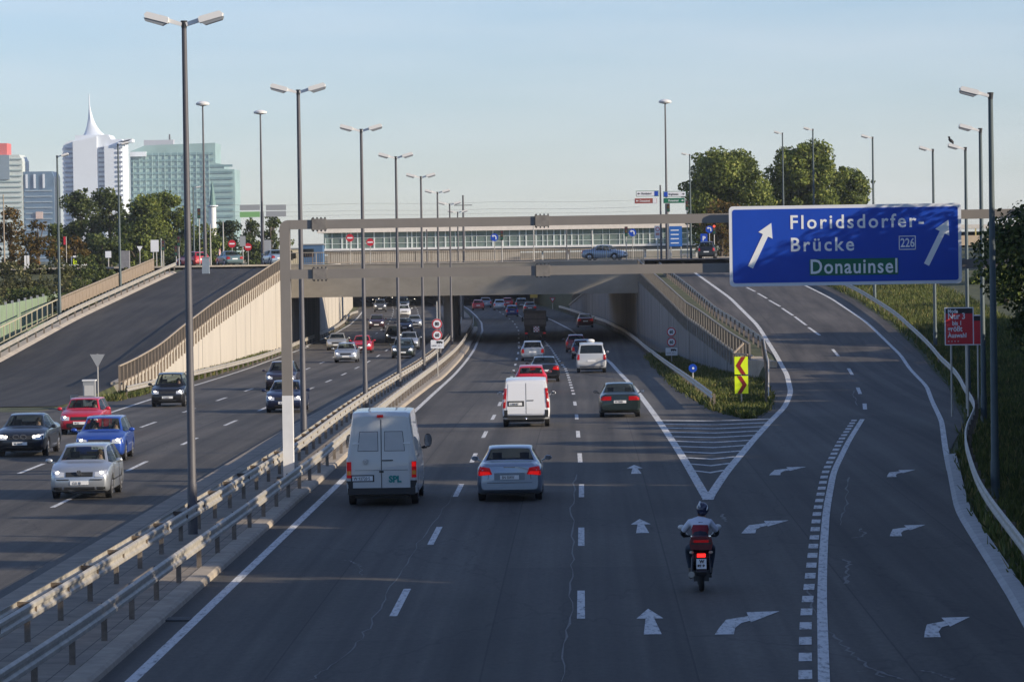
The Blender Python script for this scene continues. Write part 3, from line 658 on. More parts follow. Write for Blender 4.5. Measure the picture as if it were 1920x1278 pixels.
birdp = None
for i, (u, v, Y, _) in enumerate(slist):
    tp = P(u, v, Y); z0 = zr(Y)-.1 if tp.x > 8 else 5.9
    if i == 0: sing = thing('street_lamp', slab[0], 'street lamp', (tp.x, Y, z0), 0, 'single-armed lamps beside the exit ramp'); lamp_parts(sing, 11.0, (-1,), POLEG, .82); cur = sing
    else: cur = copy_thing(sing, slab[i], (tp.x, Y, z0))
    cur.scale = (1, 1, (tp.z-z0)/11.0)
    if i == 2: birdp = tp
for (u, v, Y, l) in ((107, 293, 277, 'lamp post at the left edge beside the left ramp'), (221, 271, 314, 'lamp post in front of the white tower'), (362, 352, 420, 'slim lamp post behind the nearest tall lamp')):
    tp = P(u, v, Y); c = copy_thing(sing, l, (tp.x, Y, zl(Y)), math.pi, 'single-armed lamps on the left'); c.scale = (1, 1, (tp.z-zl(Y))/11.0)
# bird
b = MB(); b.ell((0, 0, 0), (.16, .07, .08)); b.ell((-.17, 0, .07), (.06, .05, .055)); b.prism([(-.22, .07), (-.29, .05), (-.22, .055)], 'y', -.01, .01); b.prism([(.1, .02), (.3, -.12), (.27, -.15), (.1, -.05)], 'y', -.03, .03)
bo = b.build('bird', mat('bird_black', (.012, .012, .014), .6), None, True); bo.location = (birdp.x-.67, birdp.y, birdp.z+.36); bo.rotation_euler = (0, .7, 0); tag(bo, 'dark bird perched on a lamp head', 'bird')
# mushroom lamps on the overpass street
mush = None
for i, (u, v, Y, l) in enumerate(((380, 197, 362, 'disc-headed mast left of the minaret'), (488, 213, 367, 'disc-headed mast carrying a camera and grey signs'), (1247, 193, 380, 'disc-headed mast beside the direction signs'))):
    tp = P(u, v, Y)
    if i == 0:
        mush = thing('mast_lamp', l, 'street lamp', (tp.x, Y, 6), 0, 'disc-headed masts on the overpass'); hh = tp.z-6
        MB().tube([(0, 0, 0), (0, 0, hh*.35), (0, 0, hh*.36), (0, 0, hh)], [.17, .15, .12, .07], 12).build('pole', POLEM, mush, 40)
        MB().tube([(0, 0, hh-.1), (0, 0, hh), (0, 0, hh+.16), (0, 0, hh+.3), (0, 0, hh+.36)], [.15, .6, .64, .4, .1], 24).build('lamp_head', LAMPW, mush, 50)
    else:
        c = copy_thing(mush, l, (tp.x, Y, 6)); c.scale = (1, 1, (tp.z-6)/hh)

# ------------------------------------------------------------------ sign gantry
GY = 118.0
def gantry():
    L = P(537, 600, GY).x; t = thing('sign_gantry', 'grey steel gantry of two long beams across the road', 'gantry', (L, GY, 0)); o = Vector(t.location)
    Rr = P(1962, 490, GY).x
    zt0 = P(560, 408+5, GY).z-.0; zt = P(960, 415, GY).z; zb = P(960, 508, GY).z
    bh = .28; bw = .34
    # post with rounded top corner
    pr = [(-.155, .12), (-.155, zt+bh/2-.25)]
    for k in range(6): a = math.pi-math.pi/2*k/5; pr.append((.1+.255*math.cos(a), zt+bh/2-.25+.25*math.sin(a)))
    pr += [(.155, zt+bh/2), (.155, .12)]
    MB().prism(pr, 'y', -bw/2, bw/2).build('post', GANT, t)
    MB().box((0, 0, 1.365), (.315, bw+.01, 2.53)).build('post_paint', WHITEP, t)
    MB().box((0, 0, .13), (.7, .7, .1)).build('base_plate', DARKM, t)
    W_ = Rr-L
    MB().box((W_/2+.15, 0, zt), (W_-.0, bw, bh)).build('beam', GANT, t)
    MB().box((W_/2+.15, 0, zb), (W_-.0, bw, bh)).build('beam', GANT, t)
    MB().box((W_+.3, 0, (zt+bh/2)/2), (.31, bw, zt+bh/2)).build('post', GANT, t)
    for u in (600, 1018):
        x = P(u, 500, GY).x-L
        for z in (zt, zb):
            s = MB().box((x, 0, z), (.42, bw+.05, bh+.06)).build('splice', mat('splice_paint', (.2, .185, .165), .7, .1, var=.25, vscale=4), t)
            b_ = MB()
            for dx in (-.18, -.06, .06, .18):
                for sz in (-1, 1): b_.box((x+dx, -.06, z+sz*(bh/2+.05)), (.04, .2, .05))
            b_.box((x-.215, -.01, z), (.02, bw+.08, bh+.1)); b_.build('bolts', DARKM, s)
    for u in (538,):
        for z in (zb,): pass
    return t, zt, zb
gt, GZT, GZB = gantry()
def bigsign():
    a = P(1368, 386, GY-.45); b = P(1802, 532, GY-.45); c = (a+b)/2
    w = 434/FPX*(GY-.45); h = 150/FPX*(GY-.45)
    t = thing('direction_sign', 'big blue direction sign to Floridsdorfer Brücke and Donauinsel', 'road sign', (c.x, GY-.45, 0))
    def L(u, v): p = P(u, v, GY-.45); return (p.x-c.x, p.z)
    plate_sign(t, 'border', SWHITE, w, h, (0, .0, c.z), .03, .12)
    plate_sign(t, 'panel', SBLUE, w-.2, h-.2, (0, -.02, c.z), .016, .08)
    for k in (-2.6, 0, 2.6): MB().box((k, .16, c.z), (.12, .25, h-.2)).build('bracket', SGREY, t)
    pp = mat('sign_letter', (.80, .82, .80), .5)
    def T(s, u, v, size, xs, sp=1.0): x, z = L(u, v); return text(s, size, pp, t, (x, -.042, z), xs=xs, bold=.016*size, sp=sp)
    px = (GY-.45)/FPX
    T('Floridsdorfer-', 1480, 429, 36*px, .97, 1.24); T('Brücke', 1481, 471, 36*px, .97, 1.24)
    x, z = L(1601, 500); plate_sign(t, 'green_panel', SGREEN, 166*px, 31*px, (x, -.038, z), .004, .04)
    T('Donauinsel', 1518, 513, 38*px, .86, 1.12).location.y = -.048
    x, z = L(1701, 455)
    b_ = MB()
    for dx, dz, ww, hh in ((-15, 0, 1.6, 26), (15, 0, 1.6, 26), (0, 12.3, 31, 1.6), (0, -12.3, 31, 1.6)): b_.box((x+dx*px, -.04, z+dz*px), (ww*px, .01, hh*px))
    b_.build('number_frame', pp, t); T('226', 1688, 463, 23*px, .78)
    for u0, v0, u1, v1 in ((1407, 501, 1446, 418), (1737, 496, 1778, 412)):
        p = Vector((*L(u0, v0),)); q = Vector((*L(u1, v1),)); d = (q-p).normalized(); n = Vector((d.y, -d.x)); ln = (q-p).length
        s1 = p+d*(ln*.72)
        poly = [p+n*.085, s1+n*.085, s1+n*.235-d*.0, q, s1-n*.235, s1-n*.085, p-n*.085]
        MB().prism([(k.x, k.y) for k in poly], 'y', -.05, -.036).build('arrow', pp, t)
bigsign()

# ------------------------------------------------------------------ small road signs
POLEL = mat('sign_pole', (.42, .41, .38), .5, .4)
def signpost(label, u, v, Y, zf, top, name='road_sign', r=.035, group=None):
    p = P(u, v, Y); z0 = zf(Y) if callable(zf) else zf
    t = thing(name, label, 'road sign', (p.x, Y, z0), 0, group); MB().tube([(0, .06, 0), (0, .06, top)], r, 8).build('pole', POLEL, t, 40); return t
def ring(t, z, num, r=.33, x=0.):
    disc(t, 'backing', SGREY, r*1.06, (x, 0, z), -.014, .015)
    disc(t, 'red_ring', SRED, r, (x, 0, z), -.024, -.016); disc(t, 'white_disc', SWHITE, r*.76, (x, 0, z), -.032, -.024)
    if num: text(num, r*1.0, INK, t, (x, -.036, z-r*.34), align='CENTER', xs=.8, bold=.012)
def truckplate(t, z, x=0.):
    plate_sign(t, 'truck_panel', SWHITE, .8, .52, (x, 0, z), .015, .03)
    b = MB().box((x+.1, -.02, z+.13), (.3, .01, .12)); b.box((x+.28, -.02, z+.11), (.09, .01, .09))
    for dx in (0, .12, .28): b.box((x+dx, -.02, z+.05), (.05, .01, .05))
    b.build('truck_symbol', INK, t); text('LKW', .14, INK, t, (x-.34, -.02, z-.14)); text('3,5 t', .13, INK, t, (x+.02, -.02, z-.14))
Y = 239.; z = P(820, 608, Y).z
t = signpost('speed signs 80 over 60 with truck panel on the median', 820, 650, Y, lambda y: zm(y)+.1, z+.9+1.2)
for dz, n in ((607, '80'), (628, '60')): ring(t, P(820, dz, Y).z-t.location.z, n, .31)
truckplate(t, P(820, 645, Y).z-t.location.z)
Y = 262.
t = signpost('speed signs 60 over 60 with truck panel before the grey wall', 1259, 650, Y, zm, P(1259, 612, Y).z-zm(Y))
for dz, n in ((622, '60'), (641, '60')): ring(t, P(1259, dz, Y).z-t.location.z, n, .31)
truckplate(t, P(1259, 659, Y).z-t.location.z)
Y = 174.; t = signpost('pair of yellow boards with dark red chevrons on the island', 1390, 700, Y, zm, P(1390, 668, Y).z-zm(Y))
DR = mat('chevron_red', (.3, .02, .015), .5)
for v, s in ((685, -1), (721, 1)):
    zz = P(1390, v, Y).z-t.location.z; plate_sign(t, 'board', SYEL, .60, .79, (0, 0, zz), .015, .01)
    MB().prism([(s*a, zz+b_) for a, b_ in ((-.2, .39), (.0, .39), (.24, 0), (.0, -.39), (-.2, -.39), (.04, 0))], 'y', -.024, -.016).build('chevron', DR, t)
Y = 203.; t = signpost('small round blue sign low in the island grass', 1299, 690, Y, zm, P(1299, 686, Y).z-zm(Y)); disc(t, 'blue_disc', SBLUE, .22, (0, 0, t.children[0].dimensions.z if 0 else P(1299, 690, Y).z-t.location.z), -.02, .0); disc(t, 'white_mark', SWHITE, .06, (0.02, 0, P(1299, 690, Y).z-t.location.z), -.03, -.02)
# yield sign seen from behind, electricity cabinet at the left nose
Y = 187.; t = signpost('grey back of a triangular sign on the left nose', 183, 700, Y, zm, P(183, 663, Y).z-zm(Y))
zz = P(183, 664, Y).z-t.location.z; MB().prism([(-.36, zz), (.36, zz), (0.03, zz-.6), (-.03, zz-.6)], 'y', -.0, .02).build('triangle', SGREY, t)
p = P(168, 738, 186); t = thing('cabinet', 'grey roadside cabinet at the tip of the left ramp wall', 'cabinet', (p.x, 186, zm(186)))
MB().box((0, 0, .68), (.56, .5, 1.36)).build('housing', SGREY, t); MB().box((0, -.0, 1.39), (.64, .58, .06)).build('lid', WHITEP, t); MB().box((0, -.26, .9), (.44, .02, .5)).build('door', mat('cab_door', (.5, .5, .48), .6), t)
disc(t, 'dial', INK, .13, (.05, -.27, .5), -.02, .0)
cr = MB(); 
t = thing('crash_cushion', 'battered yellow steel end piece at the left nose', 'barrier', (p.x-.6, 187, zm(187)))
MB().box((0, 0, .35), (.5, 1.2, .5), rz=.3).build('block', RAILT, t); MB().box((-.2, -.5, .5), (.35, .2, .35), rz=.3).build('nose', GALV, t)
# red poster boards on the right bank
def poster(label, u, v0, v1, w, Y, lines):
    a = P(u, v0, Y); b = P(u, v1, Y); z0 = zr(Y)+.3; t = thing('poster_board', label, 'poster', (a.x, Y, z0)); h = a.z-b.z; zc = (a.z+b.z)/2-z0
    for s in (-.3, .3): MB().tube([(s*w, .05, 0), (s*w, .05, zc+h/2)], .04, 8).build('leg', POLEL, t)
    plate_sign(t, 'frame', SWHITE, w+.08, h+.08, (0, 0, zc), .025, .02); plate_sign(t, 'panel', mat('poster_red', (.55, .02, .03), .5), w, h, (0, -.02, zc), .012, .01)
    MB().box((0, -.035, zc+h/2-.1), (w, .01, .2)).build('header', INK, t)
    for i, (s, sz) in enumerate(lines): text(s, sz, SWHITE, t, (-w/2+.08, -.042, zc+h/2-.17-.0-i*h*.172), xs=.85, bold=.006)
poster('red advertising board with white lettering, the nearer one', 1798, 578, 645, 1.05, 152, [('Mode', .2), ('Nur 3', .33), ('   bis 1', .24), ('größt', .30), ('Auswahl', .25), ('*  *  *  *', .15)])
poster('second red board half hidden behind a lamp post', 1822, 592, 645, .8, 160, [('', .2), ('', .2), ('in', .34), ('ll', .3), ('*', .2)])
# white delineator posts
for i, (u, v, Y, l) in enumerate(((1598, 545, 318, 'white delineator post left of its pair on the far grass'), (1604, 546, 316, 'white delineator post right of its pair on the far grass'), (1629, 545, 316, 'lone white delineator post on the far grass'))):
    p = P(u, v, Y); tag(MB().box((0, 0, .55), (.13, .1, 1.1)).build('delineator_post', WHITEP), l, 'post', 'white posts on the grass').location = (p.x, Y, zr(Y))
p = P(1689, 546, 310); bm_ = MB().ell((0, 0, .15), (.95, .7, .5), 9, 6); br_ = random.Random(4); bm_.v = [(a*(q := br_.uniform(.75, 1.12)), b*q, c*q) for a, b, c in bm_.v]; t = bm_.build('boulder', mat('boulder', (.38, .33, .26), .9, var=.3), None); t.location = (p.x, 310, zr(310)+.3); tag(t, 'pale boulder lying in the grass', 'boulder')

# signs on the street above
def noentry(label, u, v, Y, top=None):
    t = signpost(label, u, v, Y, 6.0, P(u, v, Y).z-6+.3, group='no entry signs'); z = P(u, v, Y).z-6
    disc(t, 'red_disc', SRED, .36, (0, 0, z), -.02, 0); MB().box((0, -.026, z), (.5, .01, .13)).build('white_bar', SWHITE, t)
noentry('no entry sign left, before the trees', 435, 457, 362); noentry('no entry sign with a grey board at its left', 465, 463, 366)
noentry('no entry sign in front of the glass hall, left of a lamp', 656, 446, 366); noentry('lower no entry sign right of the third median lamp', 694, 454, 369)
def traffic_light(label, u, v, Y, red=False):
    p = P(u, v, Y); t = thing('traffic_light', label, 'traffic light', (p.x, Y, 6.0), 0, 'traffic lights on the overpass'); z = p.z-6
    MB().tube([(0, .1, 0), (0, .1, z+.2)], .05, 8).build('pole', POLEL, t, 40)
    h = MB().box((0, 0, z), (.3, .26, .95)).build('housing', DARKM, t)
    for k, (m) in enumerate((mat('lamp_red_on', (.7, .02, .02), .3, emit=(1, .05, .02), estr=3) if red else mat('lamp_dead', (.1, .02, .02), .3), mat('lamp_amber_off', (.12, .07, .01), .3), mat('lamp_green_off', (.01, .1, .05), .3))):
        disc(h, 'lens', m, .1, (0, -.13, z+.3-.3*k), -.02, 0, 14)
for a in (('traffic light showing red beside the dark car', 1339, 430, 388, True), ('traffic light on a white post before the glass hall', 1174, 434, 378), ('traffic light near a blue arrow sign', 941, 441, 374), ('traffic light left of the tall lamp on the left', 335, 452, 362),
          ('pale traffic light head right of the white panel', 306, 460, 360), ('high traffic light beside the slim mast', 373, 400, 364), ('traffic light right of the direction sign mast', 1288, 385, 384), ('traffic light behind the direction sign mast', 1253, 388, 376), ('traffic light far left of the ramp top', 330, 470, 364)):
    traffic_light(*a)
def board(label, u, v, Y, w, h, m, fn=None, z0=6.0, legs=(0,), border=None):
    p = P(u, v, Y); t = thing('road_sign', label, 'road sign', (p.x, Y, z0)); z = p.z-z0
    for x in legs: MB().tube([(x*w, .08, 0), (x*w, .08, z+h*.4)], .05, 8).build('pole', POLEL, t, 40)
    if border: plate_sign(t, 'border', border, w+.1, h+.1, (0, .01, z), .015, .03)
    plate_sign(t, 'panel', m, w, h, (0, -.01, z), .015, .03)
    if fn: fn(t, z)
    return t
def blueinfo(t, z):
    for k in range(4): MB().box((-.1, -.03, z+.6-.42*k), (.8, .01, .1)).build('text_bar', SWHITE, t)
board('blue multi-line direction board beside the tall mast', 1267, 443, 384, 1.25, 2.0, mat('sign_blue2', (.02, .12, .42), .5), blueinfo, legs=(-.4, .4))
def whitered(t, z): disc(t, 'ring', SRED, .2, (0, 0, z+.28), -.04, -.02); disc(t, 'centre', SWHITE, .14, (0, 0, z+.28), -.05, -.035); MB().box((0, -.03, z-.2), (.36, .01, .25)).build('caption', mat('caption_pink', (.6, .3, .25), .6), t)
board('white board with a red ring beside the direction mast', 1233, 435, 376, .6, 1.2, SWHITE, whitered)
def parking(t, z): text('P', .6, SWHITE, t, (-.16, -.03, z-.2), bold=.02)
board('dark blue parking sign above the dark car', 1320, 447, 392, .7, .95, SBLUE, parking)
def curvedarrow(t, z): MB().prism([(.1, z-.2), (.2, z-.2), (.2, z+.05), (.1, z+.2), (-.1, z+.2), (-.1, z+.27), (-.25, z+.13), (-.1, z), (-.1, z+.1), (.05, z+.1), (.1, z+.02)], 'y', -.035, -.02).build('arrow', SWHITE, t)
for l, u, v, Y in (('round blue arrow sign left of the red traffic light', 1330, 430, 390), ('round blue arrow sign right of the white-posted light', 1186, 436, 380), ('round blue arrow sign over the centre of the overpass', 927, 445, 370)):
    p = P(u, v, Y); t = thing('road_sign', l, 'road sign', (p.x, Y, 6)); z = p.z-6; MB().tube([(0, .08, 0), (0, .08, z)], .04, 8).build('pole', POLEL, t); disc(t, 'blue_disc', SBLUE, .37, (0, 0, z), -.02, 0); curvedarrow(t, z)
# direction finger signs
p = P(1238, 347, 372); t = thing('direction_post', 'slim mast with four white, green, brown and blue finger signs', 'road sign', (p.x, 372, 6)); MB().tube([(0, 0, 0), (0, 0, p.z-6)], [.11, .08], 10).build('pole', POLEM, t, 40)
def finger(u, v, w, m, caption, capm, left, x2m, border):
    q = P(u, v, 371.8); x = q.x-p.x; z = q.z-6; f = plate_sign(t, 'finger', border, w+.08, .55, (x, -.15, z), .012, .03); plate_sign(f, 'face', m, w, .47, (x, -.165, z), .008, .02)
    MB().box((x+(w*.4 if left else -w*.4), -.178, z), (w*.17, .01, .45)).build('end_panel', x2m, f)
    text(caption, .27, capm, f, (x-w*.28, -.178, z-.09), xs=.8, bold=.006)
    s = -1 if left else 1; ax = x+s*w*.4
    MB().prism([(ax+s*.12, z), (ax-s*.02, z+.1), (ax-s*.02, z+.03), (ax-s*.14, z+.03), (ax-s*.14, z-.03), (ax-s*.02, z-.03), (ax-s*.02, z-.1)], 'y', -.19, -.183).build('arrow', capm, f)
finger(1214, 363, 2.1, SWHITE, 'Floridsdorf', INK, True, SBLUE, SGREEN); finger(1265, 364, 2.1, SWHITE, 'Brigittenau', INK, False, SBLUE, SGREEN)
finger(1211, 376.5, 2.1, SBROWN, 'Donauinsel', SWHITE, True, SWHITE, SWHITE); finger(1264, 376, 2.0, SGREEN, 'Donauinsel', SWHITE, False, SGREEN, SWHITE)
# grey backs of finger signs at left
q0 = P(492, 395, 366.5); t = thing('direction_post', 'grey and green backs of four finger signs on the left mast', 'road sign', (q0.x, 366.4, 6))
MB().tube([(0, 0, 0), (0, 0, q0.z-6+.9)], .06, 8).build('pole', POLEM, t)
for u, v, w, m in ((468, 389, 1.9, SGREY), (468, 402, 1.9, mat('sign_light_green', (.2, .4, .16), .5)), (517, 389, 1.9, SGREY), (517, 401, 1.9, SGREY)):
    q = P(u, v, 366); plate_sign(t, 'finger', m, w, .52, (q.x-q0.x, -.1, q.z-6), .012, .03)
for l, u, v, w, h in (('white panel sign left of the ramp top', 290, 461, .75, 1.1), ('grey rectangular board between the two no entry signs', 455, 452, .55, .95), ('large grey board on the left mast', 502, 463, .65, 1.3), ('small white hanging sign above the hedge', 203, 477, .55, .6)):
    board(l, u, v, 362 if u > 250 else 358, w, h, SWHITE if 'white' in l else SGREY, legs=(-.2, .2) if w > .6 else (0,))
p = P(262, 466, 360); t = thing('road_sign', 'white triangular yield sign beside the left ramp top', 'road sign', (p.x, 360, 6)); MB().tube([(0, .05, 0), (0, .05, p.z-6)], .04, 8).build('pole', POLEL, t)
z = p.z-6; MB().prism([(-.27, z+.22), (.27, z+.22), (0, z-.28)], 'y', -.01, .01).build('triangle', SWHITE, t)
p = P(386, 505, 340); t = thing('signal_cabinet', 'tall blue-grey cabinet on the ramp below the disc-headed mast', 'cabinet', (p.x, 340, zl(340)+.02)); MB().box((0, 0, .7), (.62, .5, 1.4)).build('housing', mat('cab_blue', (.22, .27, .32), .6, var=.1), t); MB().box((0, 0, 1.43), (.7, .58, .06)).build('lid', SGREY, t)
# slender white posts, flag and small yellow booth at far left
for l, u, v0, Y, m in (('slim tan pole at the far left edge', 6, 365, 360, RAILT), ('slim pole right of the minaret', 418, 415, 380, POLEL), ('slim pole left of the minaret', 394, 420, 372, POLEL), ('short pole beside the ramp top', 302, 447, 361, POLEL)):
    p = P(u, v0, Y); t = MB().tube([(0, 0, 0), (0, 0, p.z-5.9)], [.09, .05], 8).build('pole', m, None, 40); t.location = (p.x, Y, 5.9); tag(t, l, 'pole')
Y = 360.
p = P(124, 445, Y); t = thing('flag', 'small red banner on a thin pole above the hedge', 'flag', (p.x, Y, 5.9)); MB().tube([(0, 0, 0), (0, 0, p.z-5.9+.1)], .03, 6).build('pole', POLEL, t); MB().box((-.12, 0, p.z-5.9-.3), (.25, .02, .75)).build('cloth', SRED, t)
p = P(50, 475, Y); t = thing('board_pair', 'two upright white boards above the hedge', 'board', (p.x, Y, 5.9))
for x in (-.13, .13): MB().box((x, 0, .75), (.2, .06, 1.3)).build('board', WHITEP, t)
p = P(141, 470, Y); t = thing('booth', 'small yellow ticket booth with open roof frame', 'booth', (p.x, Y, 5.9)); MB().box((0, 0, .7), (.34, .4, .6)).build('panel', SYEL, t); MB().box((0, 0, 1.22), (.36, .42, .2)).build('head', WHITEP, t)
for x in (-.35, .55): MB().box((x, 0, .7), (.07, .07, 1.1)).build('post', WHITEP, t)
MB().box((.1, 0, 1.2), (1.0, .2, .05)).build('roof_bar', WHITEP, t)
p = P(132, 481, 358); t = MB().box((0, 0, .42), (2.4, 2, .16), ry=-.02).build('canopy_roof', WHITEP); t.location = (p.x+.2, 358, 5.9); tag(t, 'flat white canopy roof behind the hedge', 'canopy')
p = P(235, 490, 356); t = MB().box((0, 0, .6), (.8, .6, 2.2)).build('concrete_pillar', mat('pillar_grey', (.2, .2, .21), .8, var=.2)); t.location = (p.x, 356, 5.9); tag(t, 'dark grey concrete pillar behind the left railing', 'pillar')

# ------------------------------------------------------------------ glass station hall behind the overpass
def station():
    Y = 470.; a = P(607, 440, Y); b = P(1330, 440, Y); w = b.x-a.x; base = 5.9
    t = thing('station_hall', 'long low glass railway hall with pale roof edge and white bands', 'station', (a.x, Y, base))
    def z(v): return P(960, v, Y).z-base
    zt, z1, z2, z3, z4 = z(419), z(431.5), z(461), z(465), z(478)
    MB().box((w/2, 4, (zt+z1)/2), (w+1.5, 9.5, zt-z1)).build('roof', mat('hall_roof', (.74, .68, .6), .6, var=.08), t)
    HG = glassmat('hall_glass', (.75, .85, .83), .45); HG.node_tree.nodes['Principled BSDF'].inputs['Base Color'].default_value = (.24, .31, .29, 1)
    MB().box((w/2, 0, (z1+z2)/2), (w, .06, z1-z2)).build('glass_wall', HG, t)
    MB().box((w/2, 8.2, (z1+z2)/2), (w, .06, z1-z2)).build('glass_wall', HG, t)
    MB().box((w/2, -.1, (z2+z3)/2), (w+.6, .5, z2-z3)).build('white_band', WHITEP, t)
    MB().box((w/2, .3, z3-.22), (w+.2, .3, .44)).build('dark_band', mat('band_dark', (.1, .13, .15), .6), t)
    MB().box((w*.26, 0, (z3-.44)/2), (w*.5, .4, z3-.44)).build('base_wall', mat('hall_base', (.42, .38, .31), .8, var=.1), t)
    MB().box((w/2, 4, z3-.3), (w, 8, .2)).build('platform', CONC, t)
    MB().box((w/2, 4, -.45), (w+2, 10, .9)).build('viaduct_deck', WALLD, t)
    for xx in (-9.9+cofs(472)-a.x,): MB().box((xx, 4, -4), (1, 7, 6.3)).build('pier', WALLD, t)
    m = MB(); x = .2; r = random.Random(3)
    while x < w:
        m.box((x, -.06, (z1+z2)/2), (r.choice((.07, .10, .16)), .08, z1-z2)); x += r.choice((.55, .8, .8, 1.2))
    m.box((w/2, -.06, z2+(z1-z2)*.66), (w, .06, .05)); m.box((w/2, -.06, z2+(z1-z2)*.3), (w, .06, .05)); m.build('mullions', mat('mullion', (.68, .74, .71), .5), t)
    DK = [mat('int_a', (.12, .17, .19), .8), mat('int_b', (.3, .36, .38), .8), mat('int_c', (.2, .28, .22), .8), mat('int_d', (.7, .7, .68), .8)]
    x = .8
    while x < w-2:
        ww = r.uniform(.5, 3); MB().box((x+ww/2, r.uniform(2, 6), z2+(z1-z2)*.4), (ww, .4, (z1-z2)*r.uniform(.4, .9))).build('interior_panel', r.choice(DK), t); x += ww+r.uniform(.2, 1.6)
    for k in range(15): MB().box((w*(k+.5)/15, .6, (z1-.2)/2), (.22, .22, z1+.2)).build('column', mat('col_pale', (.62, .62, .58), .5), t)
station()
p = P(585, 470, 440); t = thing('kiosk', 'small blue-grey flat building left of the glass hall', 'kiosk', (p.x, 440, 5.9))
MB().box((0, 0, 1.1), (2.6, 3, 2.2)).build('wall', mat('kiosk_blue', (.06, .13, .24), .7), t); MB().box((0, 0, 2.25), (2.9, 3.2, .12)).build('roof', SGREY, t); MB().box((-.3, -1.52, 1.3), (1.2, .05, .9)).build('window', DARKGL, t)
p = P(548, 468, 460); t = thing('low_building', 'small cream building behind the gantry leg', 'building', (p.x, 460, 5.9)); MB().box((0, 0, .9), (2.2, 3, 1.8)).build('wall', mat('cream', (.6, .52, .36), .8, var=.1), t); MB().box((0, 0, 1.86), (2.5, 3.2, .14)).build('roof', SGREY, t); MB().box((.2, -1.52, 1.0), (.7, .05, .6)).build('window', DARKGL, t)
p = P(1872, 460, 400); t = thing('low_building', 'long pale parking building seen past the big sign', 'building', (p.x, 400, 5.0))
for k, (z0, z1, m) in enumerate(((0, 1.3, mat('park_white', (.6, .56, .5), .7, var=.1)), (1.9, 2.9, mat('park_beige', (.5, .4, .28), .7, var=.1)), (3.6, 4.0, mat('park_white', (.6, .56, .5))))): MB().box((0, 0, (z0+z1)/2), (9, 6, z1-z0)).build('storey_band', m, t)
for k in range(6): MB().box((-4.3+1.7*k, -2.9, 2), (.14, .14, 4)).build('column', mat('park_yel', (.5, .42, .16), .7), t)
MB().box((0, 2, 1.7), (8.8, 1, 3.2)).build('back_wall', DARKM, t)
# overhead wires
for l, v, Y in (('upper thin tram wire above the glass hall', 384, 430), ('lower thin tram wire above the glass hall', 397, 445), ('third thin tram wire above the glass hall', 405, 455)):
    a = P(430, v, Y); b = P(1200, v-9, Y); n = 14; pts = []
    for i in range(n+1): f = i/n; q = a.lerp(b, f); q.z -= .12*math.sin(math.pi*((f*3) % 1)); pts.append(q-a)
    t = MB().tube(pts, .013, 5).build('overhead_wire', POLEL); t.location = a; tag(t, l, 'wire')
p = P(868, 366, 388); t = thing('catenary_mast', 'slim mast with short arm above the gantry, holding wires', 'mast', (p.x, 388, 5.9)); MB().tube([(0, 0, 0), (0, 0, p.z-5.9)], [.14, .08], 8).build('pole', POLEM, t); MB().seg((-.9, 0, p.z-6.9), (.9, 0, p.z-6.9), .07, .07).build('arm', POLEM, t)
for k, (u, v, yk) in enumerate(((800, 430, 381), (1000, 405, 395), (1062, 430, 400), (1110, 432, 404))):
    p = P(u, v, yk); t = MB().tube([(0, 0, 0), (0, 0, p.z-5.9)], .06, 8).build('pole', POLEL if k % 2 else POLEM, None); t.location = (p.x, yk, 5.9); tag(t, ('slim pole left of centre before the glass hall', 'slim pole beside the gantry splice', 'slim pole right of the gantry splice', 'slim pole before the right part of the glass hall')[k], 'pole')

